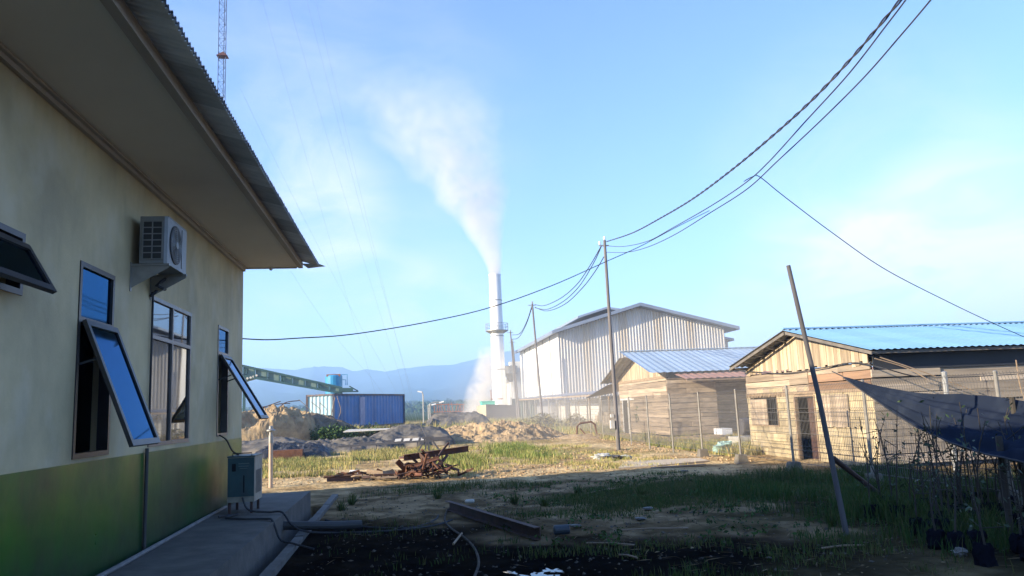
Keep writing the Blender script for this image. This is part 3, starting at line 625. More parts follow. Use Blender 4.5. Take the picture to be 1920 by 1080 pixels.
# ------------------------------------------------------------------ wire mesh fence
fy = [7.8, 11.2, 14.85, 18.4, 21.65, 24.7, 27.6, 30.6, 34.3, 38.0, 42.0, 46.5, 51.5, 57.0, 63.0, 70.0]
def fx(y): return 9.30+.16*(1-math.exp(-(max(y, 14.85)-14.85)/6))*2.2+max(0, y-30)*.088
fe = thing('wire_fence', 'long welded wire fence on grey posts in concrete footings along the yard', 'fence', (fx(20), 20, 0))
for k, y in enumerate(fy):
    x = fx(y); z0 = H1(x, y); r = .032
    mb = MB(); mb.tube([(x, y, z0-.1), (x-.01, y, 2.08)], r, 10); mb.lathe((x-.01, y, 2.08), [(.036, 0), (.036, .03), (.01, .045)], 10); mb.build('post', M['post'], fe)
    if y < 26:
        mb = MB(); w_ = .17; zz = z0-.05
        mb.add([(x-w_, y-w_, zz), (x+w_, y-w_, zz), (x+w_, y+w_, zz), (x-w_, y+w_, zz), (x-w_*.7, y-w_*.7, zz+.30), (x+w_*.7, y-w_*.7, zz+.30), (x+w_*.7, y+w_*.7, zz+.30), (x-w_*.7, y+w_*.7, zz+.30)], [(4,5,6,7),(0,1,5,4),(1,2,6,5),(2,3,7,6),(3,0,4,7)])
        mb.build('footing', M['foot'], fe)
    if k+1 < len(fy):
        ya, yb = y+.04, fy[k+1]-.04; xa, xb = fx(ya)+.02, fx(yb)+.02; mb = MB(); zb = .22; sp = .07 if y < 40 else .16
        n_ = int((yb-ya)/sp); r = .0042 if y < 40 else .005
        prof_ = [(0, zb), (0, .55), (.035, .60), (0, .65), (0, 1.45), (.035, 1.50), (0, 1.55), (0, 1.95), (-.05, 2.10)]
        for i in range(n_+1):
            t = i/n_; X_ = xa+(xb-xa)*t; Y_ = ya+(yb-ya)*t; mb.tube([(X_+dx, Y_, zz) for dx, zz in prof_] if y < 32 else [(X_, Y_, zb), (X_, Y_, 2.08)], r, 3, cap=False)
        for zz in (.24, .42, .55, .65, .95, 1.25, 1.45, 1.55, 1.80, 1.95, 2.07): mb.tube([(xa, ya, zz), (xb, yb, zz)], r+.0006, 4, cap=False)
        mb.build('wire_panel', M['wire'], fe)

# ------------------------------------------------------------------ plank helpers
def hboards(mb, ax, fixed, a0, a1, z0, z1, bh=.20, gap=.015, th=.032, sgn=-1, holes=(), seed=0, topf=None):
    """horizontal boards on plane ax=fixed ('x' or 'y'), running a0..a1"""
    rg = np.random.RandomState(seed); z = z0
    while z < z1-.02:
        h = min(bh*rg.uniform(.8, 1.2), z1-z); cuts = [a0]+sorted(rg.uniform(a0, a1, max(1, int((a1-a0)/3.0))).tolist())+[a1]
        segs = [(cuts[i], cuts[i+1]) for i in range(len(cuts)-1)]
        for (h0, h1, hz0, hz1) in holes:
            if z+h > hz0+.01 and z < hz1-.01:
                ns = []
                for s0, s1 in segs:
                    if s1 <= h0 or s0 >= h1: ns.append((s0, s1))
                    else:
                        if s0 < h0: ns.append((s0, h0))
                        if s1 > h1: ns.append((h1, s1))
                segs = ns
        for s0, s1 in segs:
            if s1-s0 < .03: continue
            t = th*rg.uniform(.25, 1.7); o_ = rg.uniform(-.014, .012); tn = rg.rand()
            lo, hi = sorted((fixed, fixed+sgn*t))
            if ax == 'x': mb.box(lo, hi, s0+.003, s1-.003, z+o_, z+h-gap+o_, tn)
            else: mb.box(s0+.003, s1-.003, lo, hi, z+o_, z+h-gap+o_, tn)
        z += h
def vboards(mb, X, y0, y1, zlow, ztop, bw=.17, th=.02, seed=0, jag=.06):
    rg = np.random.RandomState(seed); y = y0
    while y < y1-.02:
        w_ = min(bw*rg.uniform(.7, 1.25), y1-y); z0 = zlow(y+w_/2)+rg.uniform(-jag, jag); za = ztop(y+.003)+rg.uniform(-.02, .01); zb = ztop(y+w_-.003); t = th*rg.uniform(.6, 1.5)
        if min(za, zb) > z0+.03:
            a, c_ = y+.003, y+w_-.006
            mb.add([(X, a, z0), (X, c_, z0), (X, c_, zb), (X, a, za), (X-t, a, z0), (X-t, c_, z0), (X-t, c_, zb), (X-t, a, za)], [(0,1,2,3),(7,6,5,4),(0,4,5,1),(1,5,6,2),(2,6,7,3),(3,7,4,0)], rg.rand())
        y += w_
# ------------------------------------------------------------------ near house (right)
HX, HY0, HY1, HYM = 11.45, 17.88, 25.05, 21.2; HXE = 27.0; ZE = 2.93; ZA = 3.70
hs = thing('timber_house', 'weathered timber house with bright blue sheet roof and open dark doorway on the right', 'house', (HX, HYM, 0))
rt = lambda y: ZE+(ZA-ZE)*(1-abs(y-HYM)/(HYM-HY0))
holes_f = [(20.72, 21.80, .05, 1.82), (22.95, 24.75, 1.0, 1.80)]
mb = MB(); hboards(mb, 'x', HX, 20.9, HY1, 1.98, 2.60, .20, seed=2); hboards(mb, 'x', HX, HY0, 20.9, 2.42, 2.60, .20, seed=22); mb.build('upper_wall', M['plank'], hs)
mb = MB(); hboards(mb, 'x', HX, HY0, 20.9, 1.98, 2.42, .22, seed=23); o_ = mb.build('brown_boards', mat('brown_planks', (.27, .17, .11), (.17, .11, .075), 1.2, .85, bump=.5, bscale=8, stretch=(2, .4, 7), tone=.3, spec=.2), hs); o_['label'] = 'newer brown boards above the boarded panel'
mb = MB(); rg = np.random.RandomState(3); z = .02; row = 0
while z < 1.90:                                                       # limewashed block courses
    y = HY0-(.0 if row % 2 == 0 else .0); bh = .235
    yy = HY0+(0 if row % 2 else -.22)
    while yy < HY1:
        a0, a1 = max(yy, HY0), min(yy+.44, HY1); sg_ = [(a0, a1)]
        for h in holes_f:
            if z+bh > h[2]+.05 and z < h[3]-.05: sg_ = [s for q in sg_ for s in ([(q[0], q[1])] if q[1] <= h[0] or q[0] >= h[1] else [t for t in ((q[0], h[0]), (h[1], q[1])) if t[1]-t[0] > .02])]
        for s0, s1 in sg_: mb.box(HX-.02+rg.uniform(-.012, .012), HX+.08, s0+.006, s1-.006, z, z+bh-.012, rg.rand())
        yy += .44
    z += bh; row += 1
mb.build('lower_wall', M['block'], hs)
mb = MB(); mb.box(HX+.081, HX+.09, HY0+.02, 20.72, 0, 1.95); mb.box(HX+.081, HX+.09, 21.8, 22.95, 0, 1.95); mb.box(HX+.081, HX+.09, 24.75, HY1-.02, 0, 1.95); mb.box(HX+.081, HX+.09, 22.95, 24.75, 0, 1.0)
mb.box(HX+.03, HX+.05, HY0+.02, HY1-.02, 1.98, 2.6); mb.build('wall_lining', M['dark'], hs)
mb = MB(); vboards(mb, HX-.03, HY0+.02, HY1-.02, lambda y: 2.58+.02*(y-HY0)/3, lambda y: rt(y)-.03, seed=4, jag=.07); mb.build('gable', M['vplank'], hs)
mb = MB(); mb.box(HX-.035, HX+.09, HY0, HY1, 1.895, 1.975)
y = 22.2
while y < HY1-.1: mb.box(HX-.05, HX-.036, y, y+.045, 1.84, 1.99); y += .11
mb.build('lintel_beam', M['wood'], hs)
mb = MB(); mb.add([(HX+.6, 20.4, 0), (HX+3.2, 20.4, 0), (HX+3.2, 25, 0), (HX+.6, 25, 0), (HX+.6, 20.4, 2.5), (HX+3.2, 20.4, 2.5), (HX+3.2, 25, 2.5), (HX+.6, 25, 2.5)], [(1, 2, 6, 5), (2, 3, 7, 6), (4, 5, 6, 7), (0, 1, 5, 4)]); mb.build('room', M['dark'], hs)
d = MB(); d.box(HX-.04, HX+.06, 20.66, 20.72, .03, 1.86); d.box(HX-.04, HX+.06, 21.80, 21.86, .03, 1.86); d.box(HX-.04, HX+.06, 20.72, 21.80, 1.82, 1.88)
dr = d.build('door_frame', M['wood'], hs)
d = MB(); d.box(HX+.10, HX+.13, 20.74, 21.3, .05, 1.80); d.build('door_leaf', M['rustdark'], dr)
d = MB(); d.box(HX-.035, HX+.05, 22.90, 22.95, .97, 1.84); d.box(HX-.035, HX+.05, 24.75, 24.80, .97, 1.84); d.box(HX-.045, HX+.05, 22.90, 24.80, .93, .97)
wf = d.build('window', M['wood'], hs)
d = MB(); 
for q in range(7): d.box(HX-.075, HX-.05, 23.55+q*.17, 23.71+q*.17, .98, 1.80, random.random())
d.build('shutter', M['plank'], wf)
d = MB()
for q in range(4): d.beam((HX-.01, 23.02+q*.13, .99), (HX-.01, 23.02+q*.13, 1.80), .02, .02)
d.build('window_bars', M['acdark'], wf)
d = MB(); vboards(d, HX-.045, 18.95, 20.3, lambda y: .98, lambda y: 1.84, .19, seed=8, jag=.02); d.build('boarded_panel', M['plank'], hs)
mb = MB(); hboards(mb, 'y', HY0, HX-.02, HXE, .10, 2.42, .21, sgn=-1, seed=6); mb.build('side_wall', M['greyplank'], hs)
mb = MB(); mb.box(HX+.1, HXE-.1, HY0+.02, HY0+.06, 0, 2.9)
mb.box(HXE-.06, HXE-.02, HY0+.1, HY1, 0, 2.6); mb.box(HX+.1, HXE-.1, HY1-.06, HY1-.02, 0, 2.6); mb.build('inner_wall', M['darkunder'], hs)
# roof: two corrugated slopes, purlins and rafters
ov = .42; ovx = .72; slo = (ZA-ZE)/(HYM-HY0)
def corr2(e0, e1, r0, r1, per, amp, mbx, tf):
    e0, e1, r0, r1 = map(np.array, (e0, e1, r0, r1)); L_ = np.linalg.norm(e1-e0); N_ = int(L_/per*6); A1, B1, T1 = [], [], []; jj = 0
    for i in range(N_+1):
        t = i/N_; w_ = amp*math.sin(2*math.pi*(t*L_/per)); jj = random.uniform(0, .02) if i % 6 == 0 else jj
        q = e0+(e1-e0)*t; p = r0+(r1-r0)*t; d_ = (q-p)/np.linalg.norm(q-p); A1.append(q+d_*jj+np.array([0, 0, w_])); B1.append(p+np.array([0, 0, w_])); T1.append(tf(t*L_))
    mbx.ruled(A1, B1, tones=T1)
OXE, OXR, OXB = .22, .50, .66
mb = MB(); corr2((HXE+.5, HY0-ov, ZE-ov*slo+.06), (HX-OXE, HY0-ov, ZE-ov*slo+.06), (HXE+.5, HYM, ZA+.06), (HX-OXR, HYM, ZA+.06), .19, .013, mb, lambda s: .5+.4*math.sin(int(s/.8)*2.7))
mb.build('front_slope', M['blueroof'], hs)
mb = MB(); corr2((HX-OXB, HY1-.1, ZA+.06-(HY1-.1-HYM)*slo), (HXE+.5, HY1-.1, ZA+.06-(HY1-.1-HYM)*slo), (HX-OXR, HYM, ZA+.06), (HXE+.5, HYM, ZA+.06), .19, .022, mb, lambda s: .5)
mb.build('back_slope', M['zinc'], hs)
mb = MB(); mb.beam((HX-OXR-.02, HYM, ZA+.10), (HXE+.5, HYM, ZA+.10), .16, .035); mb.build('ridge_cap', M['blueroof'], hs)
mb = MB()
for k in range(6):
    for sd in (-1, 1):
        t = k/5; ext = (HYM-HY0+ov-.06) if sd < 0 else (HY1-HYM-.14); yy = HYM+sd*ext*t*.99; zz = ZA-abs(yy-HYM)*slo-.03
        mb.beam((HX-(OXR+((OXE if sd < 0 else OXB)-OXR)*t)+.03, yy, zz), (HXE, yy, zz), .05, .07, .5)
mb.beam((HX-OXE+.05, HY0-ov+.03, ZE-(ov-.03)*slo-.03), (HX-OXR+.05, HYM-.02, ZA-.03), .03, .08); mb.beam((HX-OXB+.05, HY1-.12, ZA-.03-(HY1-.12-HYM)*slo), (HX-OXR+.05, HYM+.02, ZA-.03), .03, .08)
mb.build('roof_timber', mat('grey_timber', (.17, .15, .13), (.11, .10, .09), 3, .9), hs)
mb = MB(); sl = .012
mb.box(HX+.05, HXE, HY0-.05, HY0-.03, 2.40, 2.88)  # near-black strip between the plank top and the roof edge
mb.build('dark_eaves_band', M['darkunder'], hs)
path_tube('loose_wire', [PX(1400, 696, HX-.12), PX(1470, 700, HX-.12), PX(1540, 690, HX-.12), PX(1600, 680, HX-.12), PX(1655, 690, HX-.2), PY(1720, 706, 17.2), PY(1800, 707, 17.2), PY(1930, 700, 17.0)], .014, M['cable'], 'loose wire looped across the gable of the blue-roofed timber house', 'wire', n=6)
for q, pts in enumerate(([PY(1640, 672, 17.3), PY(1700, 690, 17.2), PY(1740, 712, 17.0)], [PY(1650, 670, 17.5), PY(1730, 697, 17.3), PY(1850, 742, 17.0)], [PY(1905, 675, 17.0), PY(1912, 720, 17.0), PY(1922, 752, 17.0)])):
    path_tube('dry_branch', pts, .014, M['wood'], ('short dry branch hanging at the house corner below the blue roof', 'long dry branch slanting across the plank side wall of the house', 'upright dry branch by the plank wall at the right edge')[q], 'branch', n=5)
cp = thing('clothes_post', 'grey post standing between the shade cloth and the plank wall', 'post', (14.2, 16.6, 0))
q = PY(1770, 700, 16.6); mb = MB(); mb.tube([(q[0], 16.6, -.2), q], .06, 10); mb.lathe(q, [(.065, 0), (.065, .03), (.02, .05)], 10); mb.build('shaft', M['steel'], cp)
cp.location = (q[0], 16.6, 0)
for ch in cp.children: ch.data.transform(Matrix.Translation((14.2-q[0], 0, 0)))
# ------------------------------------------------------------------ middle house
MX, MY0, MY1, MYM = 13.55, 39.2, 48.4, 44.3; MZE, MZA = 3.36, 4.75; MXE = 24.5
mh = thing('timber_cottage', 'grey-brown plank cottage with dull blue roof between the warehouse and the bigger house', 'house', (MX, MYM, 0))
mrt = lambda y: MZE+(MZA-MZE)*(1-abs(y-MYM)/(MYM-MY0))
mb = MB(); vboards(mb, MX-.02, MY0+.02, MY1-.02, lambda y: 3.16, lambda y: mrt(y), .22, seed=14, jag=.01); mb.build('gable', M['vplank'], mh)
mb = MB(); hboards(mb, 'x', MX, MY0, MY1, .1, 3.1, .24, seed=12, holes=[(46.6, 47.7, 0, 2.0)]); mb.build('front_wall', M['greyplank'] if False else M['plank'], mh)
mb = MB(); hboards(mb, 'y', MY0, MX-.02, 16.2, .1, 3.05, .24, sgn=-1, seed=16); mb.build('side_wall', M['plank'], mh)
mb = MB(); hboards(mb, 'y', MY0+2.2, 16.2, MXE, .1, 3.0, .24, sgn=-1, seed=17, holes=[(19.3, 20.3, 0, 2.1)]); hboards(mb, 'x', 16.2, MY0, MY0+2.2, .1, 3.05, .24, sgn=1, seed=18); mb.build('porch_wall', M['plank'], mh)
mb = MB(); mb.box(MX+.05, MX+.1, MY0+.05, MY1, 0, 3.1); mb.box(MX+.1, 16.15, MY0+.03, MY0+.06, 0, 3.0); mb.box(16.3, MXE, MY0+2.25, MY0+2.3, 0, 3); mb.build('wall_lining', M['dark'], mh)
ms = (MZA-MZE)/(MYM-MY0); mo = .35
mb = MB(); corr((MXE+.5, MY0-mo, MZE-mo*ms+.08), (-(MXE+.5-(MX-1.0)), 0, 0), (0, MYM-MY0+mo, (MYM-MY0+mo)*ms), .38, .014, 4, mbx=mb, tones=lambda s: .5+.5*math.sin(int(s/.76)*2.1)); mb.build('front_slope', M['blueroof2'], mh)
mb = MB(); corr((MX-1.0, MY1+.9, MZE-.9*ms+.02), (MXE+1.5-MX, 0, 0), (0, MYM-(MY1+.9), (MY1+.9-MYM)*ms), .38, .03, 4, mbx=mb); mb.build('back_slope', M['zinc'], mh)
mb = MB(); mb.beam((MX-1, MYM, MZA+.12), (MXE+.5, MYM, MZA+.12), .35, .03); mb.build('ridge_cap', M['blueroof2'], mh)
mb = MB(); corr((MXE+.5, MY0-1.9, 2.93), (-(MXE+.5-13.9), 0, 0), (0, 1.6, .30), .38, .02, 4, mbx=mb); mb.build('porch_roof', M['rustroof'], mh)
for xx in (17.3, 20.6, 23.5):
    mb = MB(); mb.tube([(xx, MY0-1.9, -.2), (xx, MY0-1.8, 2.88)], .06, 8); mb.tube([(xx, MY0-1.9, 2.1), (xx+.6, MY0-1.9, 2.75)], .04, 6); mb.build('porch_post', M['wood'], mh)
mb = MB(); mb.beam((13.95, MY0-1.8, 2.85), (MXE, MY0-1.8, 2.85), .08, .08); mb.beam((MX-.04, MY0-.02, 3.12), (MX-.04, MY1, 3.12), .05, .14); mb.build('roof_timber', M['wood'], mh)
mb = MB(); mb.box(19.25, 19.33, MY0+2.14, MY0+2.2, .1, 2.1); mb.box(20.27, 20.35, MY0+2.14, MY0+2.2, .1, 2.1); mb.box(19.25, 20.35, MY0+2.14, MY0+2.2, 2.1, 2.2); mb.build('door_frame', M['white'], mh)
mb = MB(); mb.box(MX-.05, MX-.0, 45.2, 48.2, 2.02, 2.14); mb.box(MX-.05, MX, 47.7, 47.8, 0, 2.02); mb.box(MX-.05, MX, 46.5, 46.6, 0, 2.02); mb.build('door_trim', M['white'], mh)
# lean-to on the cottage's left
lt = thing('lean_to_shed', 'low open lean-to with sagging dark roof at the cottage corner', 'shed', (14.2, 52, 0))
mb = MB(); corr((13.0, 49.2, 3.05), (0, 6.5, -.75), (3.2, 0, .5), .3, .025, 4, mbx=mb); mb.build('roof_sheets', M['zinc'], lt)
for (x, y) in ((13.2, 49.8), (13.2, 55.3), (16, 55.3)): mb = MB(); mb.tube([(x, y, -.2), (x, y, 2.35)], .06, 6); mb.build('post', M['wood'], lt)
mb = MB(); hboards(mb, 'x', 16.1, 49.2, 55.5, .1, 2.6, .3, seed=33); mb.build('back_wall', M['rustroof'], lt)
# long open shed in front of the warehouse
ls = thing('long_shed', 'long low shed with thin rusty-edged roof in front of the warehouse', 'shed', (14.6, 75, 0))
mb = MB(); corr((14.3, 56.5, 2.62), (0, 44, .30), (2.6, 0, .30), .4, .03, 3, mbx=mb); mb.build('roof_sheets', M['zinc'], ls)
mb = MB(); mb.beam((14.4, 56.5, 2.52), (14.4, 100, 2.80), .06, .12); mb.build('eaves_beam', M['wood'], ls)
y = 57.0
while y < 100: mb = MB(); mb.tube([(14.4, y, -.3), (14.4, y, 2.6)], .06, 6); mb.build('post', M['post'], ls); y += 4.2
mb = MB(); mb.box(16.6, 16.65, 66, 78, 0, 2.4); mb.box(16.6, 16.65, 80, 84, 0, 2.5); mb.build('white_panels', M['white'], ls)
mb = MB(); corr((16.7, 56.5, .0), (0, 9, 0), (0, 0, 2.5), .3, .03, 4, mbx=mb); mb.build('sheet_wall', M['zinc'], ls); mb = MB(); corr((16.7, 84, .0), (0, 15, 0), (0, 0, 2.5), .3, .03, 4, mbx=mb); mb.build('sheet_wall', M['zinc'], ls)

# ------------------------------------------------------------------ warehouse
wh = thing('warehouse', 'tall corrugated steel warehouse with low pitched roof and white side wall', 'warehouse', (17.7, 88, 0))
Y0_ = 88.0; x0, x1, xp = 17.75, 38.0, 27.55; ze, zp = 10.25, 13.0; LY = 30.5
tb = lambda x: ze+(zp-ze)*(1-abs(x-xp)/((xp-x0) if x < xp else (x1-xp)))
mb = MB(); A_, B_, T_ = [], [], []; per = .36; N = int((x1-x0)/per*6)
seam = [(20.6, 21.5), (25.0, 26.1), (29.2, 30.2), (33.2, 34.2)]
for i in range(N+1):
    x = x0+(x1-x0)*i/N; ph = (x/per) % 1; w_ = -.085*(1 if .05 < ph < .40 else (0 if .5 < ph < .95 else .5))
    A_.append((x, Y0_+w_, -.3)); B_.append((x, Y0_+w_, tb(x))); T_.append(.8 if any(a < x < c_ for a, c_ in seam) else .08*vnoise(x/.9, 0, 4))
mb.ruled(A_, B_, tones=T_); mb.build('front_wall', M['zincwall'], wh)
mb = MB(); pw = LY/6
for k in range(6):
    ya = Y0_+k*pw; mb.box(x0-.02-(.01 if k % 2 else 0), x0+.05, ya+.02, ya+pw-.02, -.3, ze, random.random())
mb.build('side_wall', M['whitewall'], wh)
mb = MB()
for k in range(1, 6): ya = Y0_+k*pw; mb.box(x0-.12, x0-.035, ya-.07, ya+.07, -.3, ze)
mb.build('side_joints', M['steel'], wh)
mb = MB(); mb.add([(x1, Y0_, -.3), (x1, Y0_+LY, -.3), (x1, Y0_+LY, ze), (x1, Y0_, ze)], [(0, 1, 2, 3)]); mb.add([(x0, Y0_+LY, -.3), (x1, Y0_+LY, -.3), (x1, Y0_+LY, ze), (xp, Y0_+LY, zp), (x0, Y0_+LY, ze)], [(0, 1, 2, 3, 4)]); mb.build('back_wall', M['whitewall'], wh)
sL = (zp-ze)/(xp-x0); sR = (zp-ze)/(x1-xp); ovh = 1.1
def slab(mbb, xa, za, xb, zb, ya, yb, th): mbb.add([(xa, ya, za), (xb, ya, zb), (xb, yb, zb), (xa, yb, za), (xa, ya, za+th), (xb, ya, zb+th), (xb, yb, zb+th), (xa, yb, za+th)], [(3,2,1,0),(4,5,6,7),(0,1,5,4),(1,2,6,5),(2,3,7,6),(3,0,4,7)])
mb = MB(); slab(mb, x0-.9, ze-.9*sL+.05, xp, zp+.05, Y0_-ovh, Y0_+LY+.5, .38); slab(mb, xp+.001, zp+.05, x1+1.5, ze-1.5*sR+.05, Y0_-ovh, Y0_+LY+.5, .38); mb.build('roof', mat('blue_grey_roof', (.21, .26, .34), (.17, .21, .28), .6, .5, .2), wh)
mb = MB(); slab(mb, xp-7.0, zp-.95, xp-3.4, zp-.15+.25, Y0_+1.5, Y0_+LY-2, .25); slab(mb, xp-3.4, zp+.1, xp-1.2, zp-.25, Y0_+1.5, Y0_+LY-2, .25); mb.build('ridge_vent', mat('vent_blue_grey', (.20, .25, .33), rough=.5), wh)
mb = MB(); slab(mb, x1, 9.75, 41.3, 9.05, Y0_+4.8, Y0_+LY, .3); mb.build('side_roof', mat('side_roof_grey', (.21, .26, .34), rough=.5), wh)
mb = MB(); corr((x1, Y0_+5.4, -.2), (2.7, 0, 0), (0, 0, 9.5), .36, .05, 6, mbx=mb); mb.build('side_bay', M['zincwall'], wh)
# ------------------------------------------------------------------ chimney
ch = thing('factory_chimney', 'tall white factory chimney with ring platform, smoking', 'chimney', (13.95, 115, 0))
CX, CY = 13.87, 115.0
lean = lambda z: 13.93-.0065*z
mb = MB(); pr = [(1.02, -.5), (1.00, 4), (.98, 9), (.95, 13), (.91, 18), (.89, 21.75), (.93, 21.76), (.93, 21.95), (.86, 21.96), (.84, 20.5)]
mb.lathe((CX, CY, 0), pr, 40); mb.build('stack', M['chim'], ch, smooth=False)
for zz, r in ((7.5, 1.02), (12.5, .99), (17.9, .945)): mb = MB(); mb.lathe((CX, CY, zz), [(r-.03, 0), (r+.02, 0), (r+.02, .12), (r-.03, .12)], 40); mb.build('flange', M['steel'], ch)
mb = MB(); zz = 13.35; mb.lathe((CX, CY, zz), [(1.0, -.42), (1.72, -.03), (1.72, .05), (.9, .06)], 32); pl = mb.build('platform', M['steel'], ch)
mb = MB()
for hh in (.5, 1.0): mb.tube([(CX+1.68*math.cos(t*math.pi/12), CY+1.68*math.sin(t*math.pi/12), zz+.06+hh) for t in range(25)], .03, 6, cap=False)
for t in range(12): a = t*math.pi/6; mb.tube([(CX+1.68*math.cos(a), CY+1.68*math.sin(a), zz+.05), (CX+1.68*math.cos(a), CY+1.68*math.sin(a), zz+1.06)], .03, 6)
mb.build('railing', M['orange'] if False else M['steel'], pl)
mb = MB()
for xx in (-.2, .2): mb.tube([(CX+xx-.6, CY-1.1, 0), (CX+xx-.6, CY-1.02, 13.2)], .02, 4)
mb.build('ladder', M['white'], ch)
# process plant beside the chimney
pp = thing('process_plant', 'white plant building with hopper and pipes beside the chimney', 'industrial building', (16, 112, 0))
mb = MB(); mb.box(14.9, 20.5, 122, 130, -.3, 6.2); mb.box(16.4, 20.5, 120.5, 122, -.3, 9.0); mb.build('wall', M['white'], pp)
mb = MB(); mb.box(14.6, 20.7, 121.3, 130.5, 6.2, 6.45); mb.build('roof', M['steel'], pp)
mb = MB(); mb.lathe((16.3, 119.5, 5.8), [(.25, 0), (1.0, 1.3), (1.05, 2.4), (.9, 2.5)], 16); mb.build('hopper', M['steel'], pp)
for k in range(3): mb = MB(); mb.tube([(15.3+k*.55, 118, 0), (15.3+k*.55, 118, 6.5-k*.8)], .12, 8); mb.build('pipe', M['white'], pp)
mb = MB(); mb.tube([(12.2, 112, 3.2), (14, 112, 3.2)], .08, 6); mb.tube([(12.3, 112, 0), (12.3, 112, 4.5), (13.2, 112, 4.5)], .06, 6); mb.build('frame', M['orange'], pp)
gt = MB(); gt.box(10.7, 12.6, 110, 112, -.2, 2.85); gt.box(10.6, 12.7, 109.9, 112.1, 2.851, 2.95)
tag(gt.build('turquoise_cabin', M['gtank'], loc=(11, 111, 0)), 'small turquoise cabin at the foot of the white chimney', 'cabin')
gf = thing('green_hoarding', 'dark green sheet hoarding between the chimney and the warehouse', 'hoarding', (14, 100, 0))
mb = MB(); corr((13.6, 100, 0), (3.6, 0, 0), (0, 0, 3.0), .3, .04, 4, mbx=mb); mb.build('sheets', mat('dark_green_sheet', (.06, .10, .09), rough=.6), gf)
for xx in (13.6, 15.4, 17.2): mb = MB(); mb.tube([(xx, 99.9, -.2), (xx, 99.9, 3.2)], .06, 6); mb.build('post', M['steel'], gf)
# dark skip
dk = thing('steel_skip', 'dark grey steel skip with pale end panel in front of the chimney', 'skip', (10.5, 88, 0))
ax, bx_, cx_ = 8.15, 9.05, 12.6
mb = MB(); mb.add([(bx_, 87, -.2), (cx_-.3, 87, -.2), (cx_-.3, 90, -.2), (bx_, 90, -.2), (bx_-.1, 86.8, 2.3), (cx_, 86.8, 2.02), (cx_, 90.2, 2.02), (bx_-.1, 90.2, 2.3)], [(0,1,5,4),(1,2,6,5),(2,3,7,6),(3,0,4,7),(3,2,1,0)])
mb.build('body', M['dump'], dk)
mb = MB(); mb.beam((bx_-.15, 86.75, 2.32), (cx_+.05, 86.75, 2.04), .1, .1); mb.beam((cx_+.05, 86.75, 2.04), (cx_+.05, 90.2, 2.04), .1, .1); mb.build('rim', M['dump'], dk)
mb = MB(); mb.add([(ax, 88.2, .9), (bx_-.12, 87.0, .9), (bx_-.12, 87.0, 2.3), (ax, 88.2, 2.25)], [(0, 1, 2, 3)]); mb.box(ax, bx_-.12, 88.25, 90, -.2, 2.2); mb.build('end_panel', mat('pale_ochre_panel', (.42, .36, .24), (.3, .26, .18), 1.5, .8), dk)
# orange frames and a low roof further left
of = thing('orange_frames', 'stack of orange steel frames beyond the clay heap left of the chimney', 'steel frames', (7, 125, 0))
mb = MB(); rg = np.random.RandomState(2)
for k in range(12): x = 4.6+k*.42; mb.beam((x, 125, 1.6), (x+rg.uniform(-.4, .4), 125, 3.0+rg.uniform(-.3, .2)), .12, .12)
mb.beam((4.4, 124.9, 2.9), (9.5, 124.9, 2.7), .14, .14); mb.beam((4.4, 124.9, 1.7), (9.8, 124.9, 1.6), .14, .14); mb.build('frames', M['orange'], of)
mb = MB(); mb.box(4.0, 10.2, 125.6, 127, -.2, 1.5); mb.build('base', M['dump'], of)
# ------------------------------------------------------------------ container
A0 = PY(568, 742, 66)[:2]; B0 = PY(625, 738, 64)[:2]; d1 = B0-A0; d1 /= np.linalg.norm(d1); C0 = PY(757, 737, 75.2)[:2]
d2 = C0-B0; Lc = np.linalg.norm(d2); d2 /= Lc; d1 = np.array([d2[1], -d2[0]])*1.0
if np.dot(d1, A0-B0) < 0: d1 = -d1
Wc = 2.44; z0, z1 = .75, 3.50
ct = thing('shipping_container', 'blue shipping container with pale blue ribbed end standing behind the clay mound', 'container', (B0[0], B0[1], .4))
def cwall(P, Q, m, name, per, amp):
    mbb = MB(); P = np.array(P); Q = np.array(Q); u = Q-P; L_ = np.linalg.norm(u); u /= L_; n_ = np.array([-u[1], u[0]]); cen = (B0+d1*Wc/2+d2*Lc/2)
    if np.dot(n_, P-cen) < 0: n_ = -n_
    A1, B1 = [], []; N_ = int(L_/per)*4
    for i in range(N_+1):
        s = L_*i/N_; w_ = [0, 0, -amp, -amp][i % 4]; q = P+u*s+n_*w_; A1.append((q[0], q[1], z0)); B1.append((q[0], q[1], z1))
    mbb.ruled(A1, B1); return mbb.build(name, m, ct)
Bc, Ac, Cc, Dc = B0, B0+d1*Wc, B0+d2*Lc, B0+d1*Wc+d2*Lc
cwall(Bc, Cc, M['contblue'], 'long_side', .55, .05); cwall(Ac, Bc, M['contlight'], 'end_wall', .34, .06); cwall(Ac, Dc, M['contblue'], 'far_side', .55, .05); cwall(Dc, Cc, M['contblue'], 'door_end', .55, .05)
mb = MB(); mb.add([(Ac[0], Ac[1], z1), (Bc[0], Bc[1], z1), (Cc[0], Cc[1], z1), (Dc[0], Dc[1], z1)], [(0, 1, 2, 3)]); mb.build('top', M['contblue'], ct)
mb = MB()
for (p, q) in ((Bc, Cc), (Ac, Dc), (Ac, Bc), (Dc, Cc)):
    for zz in (z0+.06, z1+.0): mb.beam((p[0], p[1], zz), (q[0], q[1], zz), .14, .14)
for p in (Bc, Cc, Dc, Ac): mb.beam((p[0], p[1], z0), (p[0], p[1], z1+.07), .17, .17)
mb.build('corner_frame', mat('container_rusty_frame', (.13, .09, .07), (.05, .07, .12), 1.5, .7), ct)
pdn = Bc+d2*(Lc*.33)-d1*.045; pe = Bc+d2*(Lc*.40)-d1*.045
mb = MB(); mb.beam((pdn[0], pdn[1], z0+.1), (pdn[0], pdn[1], z1-.15), .1, .1)
